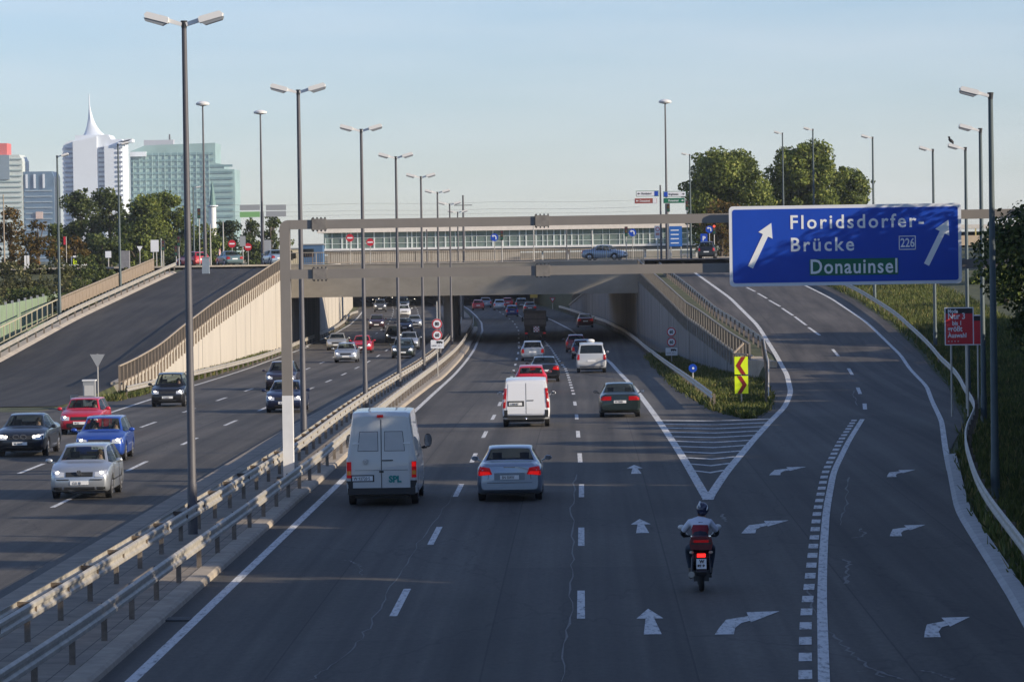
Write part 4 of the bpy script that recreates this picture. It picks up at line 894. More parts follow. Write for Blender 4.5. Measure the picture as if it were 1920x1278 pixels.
# ------------------------------------------------------------------ city far behind
CY = 2500.
def cx(u): return P(u, 480, CY).x
def cz(u, v): return P(u, v, CY).z
CITYW = mat('tower_white', (.68, .73, .78), .6, var=.04, vscale=.05); CITYG = mat('tower_green_glass', (.27, .40, .385), .35, var=.2, vscale=.05); CITYGD = mat('tower_band', (.16, .27, .28), .3, var=.2, vscale=.06)
CITYWIN = mat('tower_window', (.25, .28, .35), .3, var=.4, vscale=.3); CITYB = mat('tower_blue_glass', (.10, .17, .25), .3, var=.2, vscale=.08)
def city():
    base = 0
    # white tower
    t = thing('white_tower', 'tall white residential tower with a curved needle spire', 'tower', (cx(178), CY, 0)); X = lambda u: cx(u)-cx(178); Z = lambda v, u=178: cz(u, v)
    MB().prism([(X(u), Z(v)) for u, v in ((120, 520), (120, 276), (126, 268), (136, 263), (145, 262), (145, 253), (207, 253), (212, 262), (232, 262), (234, 272), (234, 520))], 'y', 0, 30).build('wall', CITYW, t)
    MB().prism([(X(u), Z(v)) for u, v in ((141, 520), (141, 265), (186, 256), (186, 520))], 'y', -2.5, 0).build('wall', CITYW, t)
    MB().prism([(X(u), Z(v)) for u, v in ((200, 520), (200, 274), (231, 274), (231, 520))], 'y', -3.5, 0).build('wall', CITYW, t)
    MB().prism([(X(u), Z(v)) for u, v in ((227, 268), (253, 268), (253, 262), (238, 262), (238, 272), (227, 272))], 'y', -6, 10).build('roof_canopy', CITYW, t)
    # spire
    prof = [(167.6, 168.6, 175), (167.2, 169.2, 195), (166.4, 171.5, 208), (165, 175.5, 222), (162.5, 181, 235), (159.5, 188, 245), (155.5, 197, 252.5), (151, 208, 259), (151, 208, 266)]
    s = MB(); L = [(X(a), 0, Z(v)) for a, b, v in prof]; R = [(X(b), 0, Z(v)) for a, b, v in prof]
    n = len(prof); vs = []
    for (a, b) in zip(L, R):
        c = ((a[0]+b[0])/2); hw = max((b[0]-a[0])/2, .25)
        for k in range(8): an = 2*math.pi*k/8; vs.append((c+hw*math.cos(an), 12+min(hw, 4)*math.sin(an), a[2]))
    s.add(vs, [(i*8+k, i*8+(k+1) % 8, i*8+8+(k+1) % 8, i*8+8+k) for i in range(n-1) for k in range(8)]); s.build('spire', CITYW, t, 40)
    wm = MB().box((0, 0, 0), (4.0, .6, 1.3)).mesh('window', CITYWIN)
    for u, y, n in ((137, -.2, 19), (194, -.2, 18), (228, -3.7, 17), (130, -.2, 17)):
        for k in range(n): obj('window', wm, t, (X(u), y, Z(278)-3.05*k))
    # green glass block
    t = thing('glass_tower', 'broad green glass office block with stepped right side', 'tower', (cx(333), CY+40, 0)); X = lambda u: cx(u)-cx(333)
    MB().prism([(X(u), Z(v)) for u, v in ((234, 520), (234, 282), (262, 271), (396, 268), (396, 306), (412, 310), (412, 318), (432, 319), (432, 520))], 'y', 0, 40).build('wall', CITYG, t)
    for k in range(20): zz = Z(288)-4.1*k; MB().box(((X(234)+X(394 if k < 2 else 430))/2, -.3, zz), (X(394 if k < 2 else 430)-X(234)-1, .8, 1.5)).build('window_band', CITYGD, t)
    for u in range(240, 432, 12): 
        if u < 396: MB().box((X(u), -.5, (Z(285)+Z(480))/2), (.35, .5, Z(285)-Z(480))).build('mullion', mat('mull_pale', (.35, .5, .48), .5), t)
    MB().box((X(288), 5, Z(268)), (X(318)-X(262), 8, 5)).build('plant_room', mat('plant_grey', (.4, .42, .46), .7), t)
    MB().tube([(X(308), 5, Z(270)), (X(308), 5, Z(250))], [.8, .5], 6).build('antenna', DARKM, t)
    MB().prism([(X(u), Z(v)) for u, v in ((234, 292), (234, 283), (265, 283), (265, 292))], 'y', -3, 0).build('canopy', CITYW, t)
    # blue-glass tower
    t = thing('blue_glass_tower', 'dark blue glass tower with light columns at the top', 'tower', (cx(75), CY-1, 0)); X = lambda u: cx(u)-cx(75)
    MB().prism([(X(u), Z(v)) for u, v in ((47, 520), (47, 320), (100, 320), (104, 330), (104, 520))], 'y', 0, 30).build('wall', CITYB, t)
    for k in range(16): MB().box((X(75), -.3, Z(356)-3.6*k), (X(100)-X(50), .6, .7)).build('floor_line', mat('floor_line', (.3, .38, .42), .5), t)
    for u in (53, 68, 85): MB().box((X(u), -.6, Z(338)), (1.2, .8, 9)).build('light_column', CITYW, t)
    MB().box((X(76), -.8, Z(402)), (4.5, 1, 4.5)).build('sign_panel', mat('pinkish', (.6, .45, .38), .7), t)
    # striped tower far left
    t = thing('striped_tower', 'pale curved tower with a red top block at the left edge', 'tower', (cx(20), CY-2, 0)); X = lambda u: cx(u)-cx(20)
    MB().prism([(X(u), Z(v)) for u, v in ((-30, 520), (-30, 288), (40, 288), (46, 300), (46, 520))], 'y', 0, 30).build('wall', mat('tower_pale', (.55, .60, .56), .5, var=.1, vscale=.08), t)
    MB().prism([(X(u), Z(v)) for u, v in ((-30, 334), (-30, 288), (22, 288), (22, 334))], 'y', -1.5, 0).build('dark_glass', mat('dark_glass', (.2, .26, .3), .3), t)
    MB().prism([(X(u), Z(v)) for u, v in ((-30, 289), (-30, 266), (17, 266), (17, 289))], 'y', 1, 20).build('red_block', mat('red_block', (.62, .12, .10), .6), t)
    for k in range(19): MB().box((X(8), -.4, Z(338)-3.3*k if k > -1 else 0), (X(44)-X(-28), .8, .8)).build('floor_line', mat('floor_line2', (.33, .42, .4), .5), t)
    for k in range(4): MB().box((X(35), -.4, Z(296)-3.6*k), (X(44)-X(24), .8, .8)).build('floor_line', MATS['floor_line2'], t)
    # minaret
    Y = 900.; p = P(399, 412, Y); t = thing('minaret', 'slender white minaret with a pointed green roof', 'tower', (p.x, Y, 5.9)); z = lambda v: P(399, v, Y).z-5.9
    MB().tube([(0, 0, -3), (0, 0, z(387))], [.85, .8], 14).build('shaft', WHITEP, t, 40); MB().tube([(0, 0, z(389)), (0, 0, z(387)), (0, 0, z(385))], [.8, 1.3, 1.3], 14).build('balcony', CITYW, t)
    MB().tube([(0, 0, z(387)), (0, 0, z(360)), (0, 0, z(338))], [.85, .45, .03], 12).build('roof', mat('copper_green', (.12, .22, .2), .6), t)
city()

# ------------------------------------------------------------------ trees and bushes
LFG = leafmat('leaf_green', (.065, .095, .022), (.18, .225, .045), (.32, .33, .10)); LFD = leafmat('leaf_dark', (.04, .06, .02), (.105, .14, .04), (.19, .21, .06))
LFY = leafmat('leaf_autumn', (.07, .06, .015), (.15, .095, .02), (.2, .09, .02)); LFB = leafmat('leaf_bush', (.045, .055, .02), (.12, .125, .05), (.42, .38, .2)); LFC = leafmat('leaf_blue_green', (.03, .05, .025), (.07, .10, .05))
LFN = leafmat('leaf_near', (.025, .04, .013), (.075, .105, .028), (.19, .21, .06))
def leaf_mesh(name, clumps, per, size, m, squash=.85, seed=0):
    r = np.random.RandomState(seed); V = []
    for (c, rad) in clumps:
        n = int(per*rad*rad) if per > 0 else 100
        d = r.normal(size=(n, 3)); d /= np.linalg.norm(d, axis=1)[:, None]
        rr = rad*(.45+.6*r.rand(n)**.6); pos = np.array(c)+d*rr[:, None]*np.array([1, 1, squash])
        nn = d*.8+r.normal(size=(n, 3))*.8; nn /= np.linalg.norm(nn, axis=1)[:, None]
        t = np.cross(nn, r.normal(size=(n, 3))); t /= np.linalg.norm(t, axis=1)[:, None]; b = np.cross(nn, t)
        s = size*(.55+.9*r.rand(n))[:, None]
        V.append(np.stack([pos-t*s*.5, pos+b*s*.33, pos+t*s*.5+nn*s*.12, pos-b*s*.33], 1))
    V = np.concatenate(V).reshape(-1, 3); nq = len(V)//4
    me = bpy.data.meshes.new(name); me.vertices.add(len(V)); me.vertices.foreach_set('co', V.ravel().astype(np.float32))
    me.loops.add(nq*4); me.loops.foreach_set('vertex_index', np.arange(nq*4, dtype=np.int32)); me.polygons.add(nq)
    me.polygons.foreach_set('loop_start', np.arange(0, nq*4, 4, dtype=np.int32)); me.polygons.foreach_set('loop_total', np.full(nq, 4, dtype=np.int32))
    me.update(calc_edges=True); me.materials.append(m); return me
NL = [0]
def tree(label, x, y, z0, h, rad, m, seed, name='tree', leaf=.35, per=120, trunk=.3, n=26, low=.25, group=None, shape='round', cat='tree', trunkname='trunk'):
    r = random.Random(seed); t = thing(name, label, cat, (x, y, z0), 0, group)
    cl = []; limbs = MB(); ht = h*low
    tops = []
    for i in range(n):
        a = r.uniform(0, 2*math.pi); f = r.random()**.8; zz = ht+(h-ht)*f*.92
        prof = (math.sin(math.pi*min(1, (f*.66+.26)))**.6) if shape == 'round' else (1-f)*.95+.08 if shape == 'cone' else (1-.25*f)
        q = rad*prof*math.sqrt(r.random())*.9; c = (q*math.cos(a), q*math.sin(a), zz); cr = rad*r.choice((.2, .26, .34, .46))*r.uniform(.85, 1.1)*(.75 if shape == 'cone' else 1)
        cl.append((c, cr)); tops.append(c)
    cl.append(((0, 0, h-rad*.25), rad*.3)); tops.append((0, 0, h-rad*.3))
    for i in range(n//2):
        c, _r = cl[r.randrange(n)]; d = Vector((c[0], c[1], (c[2]-(ht+h)/2)*.8))
        if d.length > .2: d = d.normalized()*rad*r.uniform(.15, .4); c2 = (c[0]+d.x, c[1]+d.y, min(c[2]+d.z+.1*rad, h)); cl.append((c2, rad*r.uniform(.07, .14))); tops.append(c2)
    cr_me = leaf_mesh('crown', cl, per, leaf, m, seed=seed); NL[0] += len(cr_me.polygons); obj('crown', cr_me, t)
    limbs.tube([(0, 0, -.4), (0, 0, ht), (r.uniform(-.2, .2), r.uniform(-.2, .2), h*.75)], [trunk, trunk*.75, trunk*.2], 8)
    for c in r.sample(tops, min(len(tops), 9)):
        z1 = ht*.8+(c[2]-ht)*.35; limbs.tube([(0, 0, max(z1, ht*.6)), (c[0]*.5, c[1]*.5, (z1+c[2])/2+.2), c], [trunk*.4, trunk*.25, trunk*.08], 6)
    limbs.build(trunkname, BARK, t, 60); return t
def tp(u, vtop, Y): p = P(u, vtop, Y); return p.x, p.z
def ptree(label, u, vtop, Y, hw, m, seed, z0=5.9, **k):
    x, zt = tp(u, vtop, Y); return tree(label, x, Y, z0, zt-z0, hw*Y/FPX, m, seed, **k)
# left skyline
G1 = 'trees on the left skyline'
ptree('dark green tree before the white tower, left end of the row', 148, 357, 470, 42, LFD, 1, group=G1, n=52, low=.0, leaf=.34, per=210)
ptree('taller dark tree in front of the white tower', 205, 352, 480, 40, LFD, 2, group=G1, n=52, low=.0, leaf=.34, per=210)
ptree('broad green tree in front of the glass block', 262, 366, 460, 44, LFG, 3, group=G1, n=54, low=.0, leaf=.34, per=210)
ptree('yellowish green tree just left of the nearest lamp post', 312, 362, 465, 46, LFG, 4, group=G1, n=54, low=.0, leaf=.34, per=210)
ptree('low green tree right of the nearest lamp post', 385, 418, 440, 36, LFG, 5, group=G1, n=24, low=.05, leaf=.3, per=220)
ptree('low dark tree below the minaret', 350, 425, 450, 34, LFD, 6, group=G1, n=24, low=.05, leaf=.3, per=220)
ptree('bright green tree right of the minaret', 430, 417, 430, 36, LFC, 7, group=G1, n=24, low=.05, leaf=.3, per=220)
ptree('reddish dark tree under the grey finger signs', 468, 410, 450, 28, LFD, 8, group=G1, n=22, low=.05, leaf=.3, per=220)
ptree('dark tree left of the gantry corner', 508, 404, 445, 26, LFD, 9, group=G1, n=22, low=.05, leaf=.3, per=220)
ptree('dark bushy tree behind the grey board', 530, 428, 440, 22, LFD, 10, group=G1, n=16, low=.05, leaf=.3, per=220)
ptree('autumn tinted tree at the far left edge', 18, 388, 400, 34, LFY, 11, group=G1, n=26, low=.05, leaf=.3, per=220)
ptree('orange leaved tree below the blue glass tower', 70, 412, 395, 32, LFY, 12, group=G1, n=26, low=.05, leaf=.3, per=220)
ptree('dark evergreen between the orange tree and the lamp post', 105, 420, 400, 24, LFD, 13, group=G1, n=18, low=.05, leaf=.3, per=220)
ptree('low reddish bush behind the yellow booth', 140, 440, 390, 34, LFY, 14, group=G1, n=18, low=.02, leaf=.3, per=200)
for i, (u, v, hw) in enumerate(((190, 440, 45), (255, 445, 45), (320, 450, 40), (410, 455, 36), (480, 455, 30))):
    ptree(('shrubby tree filling under the taller dark tree', 'shrubby tree filling under the broad green tree', 'shrubby tree behind the white panel sign', 'shrubby tree behind the red car', 'shrubby tree behind the no entry signs')[i], u, v, 410, hw, (LFD, LFG, LFD, LFG, LFD)[i], 20+i, group=G1, n=20, low=.0, leaf=.3, per=200)
# hedge bushes on the left
G2 = 'bushes behind the left railing'
for i, (u, v, Y, hw, m) in enumerate(((10, 488, 282, 42, LFB), (60, 492, 286, 38, LFB), (110, 484, 292, 34, LFB), (150, 478, 300, 36, LFD), (190, 494, 304, 30, LFD), (25, 520, 262, 46, LFB), (85, 525, 266, 40, LFB), (140, 520, 272, 38, LFD), (180, 525, 288, 26, LFG), (215, 520, 300, 22, LFB), (-30, 500, 270, 40, LFB), (60, 545, 256, 46, LFD), (-10, 550, 250, 40, LFD), (120, 548, 258, 30, LFD), (236, 500, 318, 14, LFB), (160, 545, 266, 16, LFG))):
    lab = ('pale tipped bush at the left edge of the hedge, upper row', 'pale tipped bush under the white boards', 'pale tipped bush left of the left lamp post', 'dark bush right of the left lamp post', 'dark bush below the concrete pillar', 'pale bush of the lower row at the left edge', 'pale bush of the lower row above the green fence',
           'dark bush of the lower row behind the lamp post', 'green bush just behind the left railing', 'small pale bush beside the pillar', 'bush mostly outside the left edge', 'dark low bush above the green fence', 'dark low bush at the very left above the fence', 'dark low bush where fence meets railing', 'tiny pale bush right of the pillar', 'bright green shrub growing over the left railing')[i]
    z0 = gl(Y)-.1; Y *= 1.055 if v < 515 else 1.15; z0 = gl(Y)-.1; x, zt = tp(u, v, Y); 
    tree(lab, x if i != 15 else -38.6, Y, z0, max(zt-z0, .9), hw*Y/FPX, m, 40+i, name='bush', leaf=.2, per=420, trunk=.08, n=18, low=.02, group=G2, shape='box', cat='bush', trunkname='stem')
# trees right
G3 = 'trees beyond the exit ramp'
ptree('round green tree left of its neighbour above the ramp', 1364, 292, 440, 84, LFG, 61, group=G3, n=60, low=.16, leaf=.34, per=230)
ptree('tall broad green tree above the big sign', 1500, 277, 455, 72, LFG, 62, group=G3, n=60, low=.16, leaf=.36, per=230)
ptree('green tree forming the right shoulder of the broad tree', 1590, 318, 460, 58, LFG, 63, group=G3, n=44, low=.14, leaf=.36, per=230)
ptree('low tree in the gap between the two big trees', 1438, 345, 470, 34, LFD, 64, group=G3, n=26, low=.1, leaf=.34, per=230)
ptree('rust brown low tree beside the blue sign', 1362, 378, 425, 42, LFY, 65, group=G3, n=26, low=.03, leaf=.28, per=240)
ptree('autumn brown bush at the right end of the overpass', 1352, 425, 415, 26, LFY, 66, group=G3, n=18, low=.0, leaf=.26, per=240)
for i, (u, v, Y, hw, m) in enumerate(((1700, 470, 420, 50, LFG), (1790, 478, 400, 40, LFG), (1600, 480, 430, 46, LFD), (1890, 430, 330, 60, LFG), (1960, 400, 300, 70, LFD), (1845, 505, 300, 30, LFG), (1885, 500, 270, 36, LFG))):
    ptree(('bush hidden behind the big sign', 'bush behind the right edge of the big sign', 'bush behind the left part of the big sign', 'green tree behind the nearest right lamp posts', 'dark tree outside the right edge', 'sunlit bush below the right beam', 'olive bush on the bank right of the lamp posts')[i], u, v, Y, hw, m, 70+i, z0=zr(Y)-.1, group=G3, n=26, low=.03, leaf=.28, per=240)
# near bank trees at right: they shade the road
G4 = 'trees on the right bank'
tree('dark leafy tree reaching in at the right edge', 16.8, 113, .4, 9.7, 4.2, LFN, 81, leaf=.15, per=950, n=44, low=.32, group=G4)
NB = [('dense dark bush mass below the leafy tree', 17.0, 128, 5.4, 2.3), ('dark bushes behind the nearest right lamp post', 19.4, 146, 6.0, 2.6), ('dark trees behind the red boards', 22.4, 168, 6.2, 2.9), ('dark bank tree further up the ramp', 26.0, 190, 6.0, 3.2), ('bank tree at the shaded ramp bend', 28.5, 212, 6.6, 3.8),
      ('bank tree beyond the grass slope', 33, 238, 7.4, 4.2), ('large tree of the bank outside the view, near', 20, 96, 11.0, 5.0), ('dark tree of the bank beside the bridge', 22, 82, 11.0, 4.5), ('wide tree of the bank, nearest', 20, 66, 10.8, 4.5), ('tree of the bank next to the viewpoint', 20, 52, 14.5, 5.5),
      ('tree of the bank behind the viewpoint', 21, 36, 14, 5.5), ('tree of the bank far behind the viewpoint', 21, 20, 13, 5.5), ('second-row tree of the bank', 31, 74, 12.5, 5), ('second-row tree of the bank, farther', 31, 92, 12.5, 5), ('second-row tree of the bank, nearest', 31, 56, 13.5, 5), ('second-row tree of the bank behind', 31, 38, 17.5, 6), ('slim bank tree shading the fork', 26, 124, 7.6, 3.5),  # the slim tree is unseen, added to shade the fork
      ('second filler bank tree behind the nearest lamp post', 25, 138, 7.4, 3.6), ('third filler bank tree up the ramp', 27, 157, 7.4, 3.8), ('fourth filler bank tree up the ramp', 29, 178, 7.2, 3.8), ('fifth filler bank tree up the ramp', 32, 200, 7.0, 3.8), ('sixth filler bank tree up the ramp', 35, 222, 6.6, 3.8),  # fillers added out of sight to fill gaps in the ramp shade
      ('tree closing the near bank row, first', 26, 28, 15, 5.5), ('tree closing the near bank row, second', 26, 44, 15.5, 5.5), ('tree closing the near bank row, third', 26, 61, 12, 5), ('tree closing the near bank row, fourth', 26, 75, 11.5, 5), ('tree closing the near bank row, fifth', 26, 89, 11.5, 5), ('tree closing the near bank row, sixth', 25, 100, 9.5, 4.0), ('low tree closing the near bank row, seventh', 24, 116, 9.2, 3.6),  # row added out of sight so the foreground stays in shade
      ('tall poplar outside the view beside the overpass', 45, 322, 19, 4.5), ('second tall poplar beside the overpass', 45, 330, 20, 4.5), ('third tall poplar beside the overpass', 45.5, 338, 20, 4.5), ('fourth tall poplar beside the overpass', 47, 347, 20, 4.5), ('fifth tall poplar beside the overpass', 49, 358, 20, 5), ('bank tree closing a gap near the viewpoint', 22, 70, 10.3, 4), ('bank tree closing another gap near the viewpoint', 23, 83, 11, 4)]+[('dense roadside bush filling the bank, '+q, 2.2+.118*yy, yy, 6.6, 2.6) for q, yy in (('first', 133), ('second', 151), ('third', 172), ('fourth', 194), ('fifth', 216), ('sixth', 234))]+[]  # poplars, gap trees and bushes: out of sight, added to cast shade
for i, (l, x, y, h, r_) in enumerate(NB):
    tree(l, x, y, zr(y)+.3, h, r_, LFN, 90+i, leaf=.17 if i < 6 else .5, per=650 if i < 6 else 130, n=34, low=.08 if i < 6 else .12, group=G4)
proto = tree('dense roadside hedge shrub just outside the right edge of the view', 31, 120, zr(120)+.2, 5.6, 3.4, LFN, 200, leaf=.4, per=170, n=40, low=.0, shape='box', group='dense hedge outside the right edge', name='shade_shrub', cat='shrub', trunkname='stem')  # solid hedge added out of view so the ramp lies in shade
hr = random.Random(9)
for i, y in enumerate(frange(106, 246, 4.4)):
    for k in range(2):
        x = 5.2+.118*y+k*2.8; c = proto if i+k == 0 else copy_thing(proto, proto['label'], (0, 0, 0), hr.uniform(0, 6))
        c.location = (x, y+k*2+hr.uniform(-.5, .5), zr(y)+.2); sc_ = hr.uniform(.9, 1.15); c.scale = (sc_, sc_, hr.uniform(.8, 1.12)*(1 if y < 215 else .85))
proto2 = tree('tall dense bank tree outside the right edge of the view', 20, 60, .4, 11.5, 4.2, LFN, 201, leaf=.5, per=130, n=46, low=.0, shape='box', group='tall bank trees outside the right edge')  # added out of view for unbroken shade on the near road
for i, y in enumerate(frange(14, 102, 5.2)):
    c = proto2 if i == 0 else copy_thing(proto2, proto2['label'], (0, 0, 0), hr.uniform(0, 6))
    c.location = (19.5+hr.uniform(-.5, .5)+(1.5 if y > 90 else 0), y, .3); c.scale = (1, 1, hr.uniform(.84, 1.05)*(.82 if 62 < y < 74 else 1))
# grass: island and verge tufts
def tufts(name, pts, h, m, label, seed, per=3):
    r = np.random.RandomState(seed); V = []
    for p in pts:
        n = per; hh = h*(.5+r.rand(n)); a = r.rand(n)*6.28; w = .03+.03*r.rand(n); c = np.array(p)+np.c_[r.normal(size=(n, 2))*.12, np.zeros(n)]
        dx = np.c_[np.cos(a)*w, np.sin(a)*w, np.zeros(n)]; tip = np.c_[r.normal(size=(n, 2))*.12, hh]
        V.append(np.stack([c-dx, c+dx, c+tip+dx*.2, c+tip-dx*.2], 1))
    V = np.concatenate(V).reshape(-1, 3); nq = len(V)//4; me = bpy.data.meshes.new(name); me.vertices.add(len(V)); me.vertices.foreach_set('co', V.ravel().astype(np.float32))
    me.loops.add(nq*4); me.loops.foreach_set('vertex_index', np.arange(nq*4, dtype=np.int32)); me.polygons.add(nq)
    me.polygons.foreach_set('loop_start', np.arange(0, nq*4, 4, dtype=np.int32)); me.polygons.foreach_set('loop_total', np.full(nq, 4, dtype=np.int32)); me.update(calc_edges=True); me.materials.append(m)
    return tag(obj(name, me), label, 'grass', kind='stuff')
GRL = leafmat('grass_blades', (.06, .085, .02), (.13, .15, .04), (.28, .22, .09)); GRD = leafmat('grass_dark', (.03, .05, .015), (.07, .10, .025))
pts = []
rr = random.Random(5)
# island
isl = []
for _ in range(9000):
    y = rr.uniform(NOSE-.5, 285); x0 = gravL(y) if y > NOSE else gravL(NOSE); x1 = (gravR(y) if y < 222 else wallR(y))
    if x1 > x0: isl.append((rr.uniform(x0, x1), y, max(zm(y), -.9)-.03+ (0 if y > 236 else 0)))
tufts('grass', isl, .28, GRL, 'yellow-green grass on the island of the fork', 1)
bank = []
for _ in range(26000):
    y = rr.uniform(76, 330); x = rr.uniform(kerbR(min(y, 318))+.35, railR(min(y, 318))+7); e = x-railR(min(y, 318))
    bank.append((x, y, zr(y)-.03+(float(np.interp(e, [1.5, 5.5], [0, .25])) if e > 1.5 else 0)))
tufts('grass', bank, .3, GRL, 'grass on the bank beside the exit ramp', 2)
wl = []
for _ in range(3500):
    y = rr.uniform(199, 320); x = wallL(y)+rr.uniform(.1, 1.5) if y > 215 else rr.uniform(-24.9, -24.0); wl.append((x, y, zm(y)-.0))
tufts('grass', wl, .25, GRL, 'grass strip at the foot of the sunlit left wall', 3)

# ------------------------------------------------------------------ vehicles
def paint(name, col, metal=.35, rough=.32): return mat('paint_'+name, col, rough, metal, coat=.7)
def lerp(a, b, f): return a+(b-a)*f
TYRE = MB().tube([(-.10, 0, 0), (-.085, 0, 0), (.085, 0, 0), (.10, 0, 0)], [.27, .315, .315, .27], 24).mesh('tyre', RUB, 40)
def rimmesh():
    mb = MB().tube([(.0, 0, 0), (.096, 0, 0), (.104, 0, 0)], [.20, .20, .19], 20)
    return mb.mesh('rim', RIM, 40)
RIMME = rimmesh(); HUBD = MB(); 
for k in range(5):
    a = 2*math.pi*k/5+.3; HUBD.prism([(math.cos(a+d)*r, math.sin(a+d)*r) for r, d in ((.07, -.35), (.165, -.28), (.165, .28), (.07, .35))], 'x', .10, .107)
HUBME = HUBD.mesh('rim_gap', RUB)
def station_z(s): return s
def car(name, label, cat, loc, rz, m, L, Wd, Ht, kind='sedan', hood=None, trunk=None, belt=None, wheel=.315, group=None, glass=None, front=True, rear=True, lit=False, brake=False, detail=2, tail='wrap', plate='W 48251 K', seats=True, bumper=None, wb=None, xs=None):
    t = thing(name, label, cat, loc, rz, group); w = Wd/2; l = L/2; glass = glass or CARGL
    belt = belt or Ht*.64; hz = hood or belt-.02; tz = trunk or belt+.06; zb = .20
    K = []   # y, lower half width, lowest z, belt z, top y, top half width, top z, crown
    def k(y, ws, z0, bz, ty, tw, tz_, cr=.03): K.append([y, w*ws, z0, bz, ty, w*tw, tz_, cr])
    R = Ht
    if kind == 'sedan':
        k(-l, .86, .34, tz-.16, -l, .66, tz-.10); k(-l+.10, .95, .26, tz-.11, -l+.06, .78, tz-.04); k(-l+.34, .985, zb, tz-.08, -l+.30, .82, tz)
        k(-l+.92, 1, zb, belt+.01, -l+.92, .80, tz+.02); k(-l+1.42, 1, zb, belt, -l+1.52, .64, R-.07, .045); k(-l+1.95, 1, zb, belt, -l+2.0, .655, R-.03, .04)
        gl = (3, 4); top_end = 7
        k(.02, 1, zb, belt-.01, .02, .665, R-.02, .03); k(.55, 1, zb, belt-.02, .52, .64, R-.07, .04); ws = (7, 8)
        k(l-1.18, 1, zb, hz+.0, l-1.22, .80, hz+.05); k(l-.62, .985, zb, hz-.06, l-.62, .78, hz-.02); k(l-.22, .95, zb+.02, hz-.18, l-.2, .72, hz-.14); k(l-.06, .90, .27, hz-.26, l-.06, .68, hz-.22, .01); k(l, .82, .32, hz-.32, l, .64, hz-.29, .0)
    elif kind == 'hatch':
        k(-l, .88, .36, belt-.13, -l+.02, .78, belt-.05, .02); k(-l+.10, .96, .27, belt-.06, -l+.07, .80, belt+.02, .03); k(-l+.30, .99, zb, belt+.02, -l+.30 if kind != 'van' else -l+.1, .69, R-.10, .04)
        gl = (1, 2); k(-l+.62, 1, zb, belt+.01, -l+.62, .69, R-.03, .03); k(-l+1.3, 1, zb, belt, -l+1.3, .70, R-.01, .02)
        k(.0, 1, zb, belt-.01, .0, .69, R-.01, .02); k(.42, 1, zb, belt-.03, .40, .66, R-.06, .04); ws = (6, 7)
        k(l-1.02, 1, zb, hz+.0, l-1.06, .80, hz+.05); k(l-.58, .985, zb, hz-.06, l-.58, .77, hz-.03); k(l-.22, .95, zb+.02, hz-.16, l-.2, .70, hz-.13); k(l-.06, .89, .26, hz-.25, l-.06, .66, hz-.21, .01); k(l, .80, .30, hz-.31, l, .6, hz-.28, .0)
    elif kind == 'estate':
        k(-l, .88, .34, belt-.10, -l+.01, .8, belt-.03, .02); k(-l+.08, .96, .27, belt-.03, -l+.06, .81, belt+.02, .03); k(-l+.28, .99, zb, belt+.02, -l+.42, .70, R-.07, .04)
        gl = (1, 2); k(-l+.75, 1, zb, belt+.01, -l+.8, .71, R-.02, .03); k(-l+1.6, 1, zb, belt, -l+1.6, .71, R, .02)
        k(.1, 1, zb, belt-.01, .1, .69, R-.01, .02); k(.55, 1, zb, belt-.03, .52, .66, R-.06, .04); ws = (6, 7)
        k(l-1.1, 1, zb, hz+.0, l-1.14, .80, hz+.05); k(l-.6, .985, zb, hz-.06, l-.6, .77, hz-.03); k(l-.22, .95, zb+.02, hz-.18, l-.2, .70, hz-.14); k(l-.06, .89, .26, hz-.27, l-.06, .66, hz-.22, .01); k(l, .80, .30, hz-.33, l, .6, hz-.29, .0)
    elif kind in ('van', 'bigvan', 'minivan'):
        wt = .80 if kind == 'bigvan' else .84 if kind == 'van' else .78
        k(-l, .93, .42, belt, -l+.03, wt*1.06 if kind == 'bigvan' else wt*1.08, belt+.05, .005)
        k(-l+.05, .985, .34, belt, -l+.10, wt*.97, R-.16 if kind == 'bigvan' else R-.12, .05); gl = (0, 1) if kind == 'minivan' else None
        k(-l+.22, 1, .3, belt, -l+.28, wt, R-.05, .04); k(-l+.9, 1, .28, belt, -l+.9, wt, R-.02, .03); k(.1, 1, .28, belt, .1, wt, R-.01, .03)
        k(l-1.75, 1, .28, belt, l-1.8, wt*.97, R-.06, .04); ws = (5, 6)
        k(l-.95, .99, .26, belt-.12, l-.98, .78, belt+.02, .03); k(l-.5, .97, .26, belt-.28, l-.5, .74, belt-.17, .03); k(l-.15, .92, .26, belt-.42, l-.15, .68, belt-.34, .02); k(l, .84, .32, belt-.52, l, .6, belt-.46, 0)
    wy = (-(wb or L*.6)/2-.02, (wb or L*.6)/2-.02); wr = wheel; AR = wr+.055
    # subdivide lengthwise
    S = []; marks = {}
    for i in range(len(K)):
        marks[i] = len(S); S.append(K[i])
        if i < len(K)-1:
            n = max(1, int(round(abs(K[i+1][0]-K[i][0])/.16))) if detail > 0 else max(1, int(abs(K[i+1][0]-K[i][0])/.3))
            for j in range(1, n): S.append([lerp(a, b, j/n) for a, b in zip(K[i], K[i+1])])
    mb = MB(); NP = 17
    for s in S:
        y, hw, z0, bz, ty, tw, tzz, cr = s; za = z0
        for c in wy:
            if abs(y-c) < AR: za = max(za, wr+math.sqrt(max(0, AR*AR-(y-c)**2)))
        mid = lerp(z0, bz, .5)
        half = [(hw*.90, y, za), (hw*.975, y, max(za+.01, z0+.05)), (hw, y, max(za+.03, mid-.12)), (hw*1.0, y, max(za+.05, mid+.08)), (hw*.985, y, bz-.07 if bz-.07 > za+.06 else za+.07), (hw*.955, lerp(y, ty, .15), bz), (tw*1.0, ty, tzz), (tw*.86, ty, tzz+cr*.7), (tw*.45, ty, tzz+cr*.98)]
        ring = half[::1]+[(0, ty, tzz+cr*1.05)]+[(-a, b, c) for a, b, c in reversed(half[1:])]
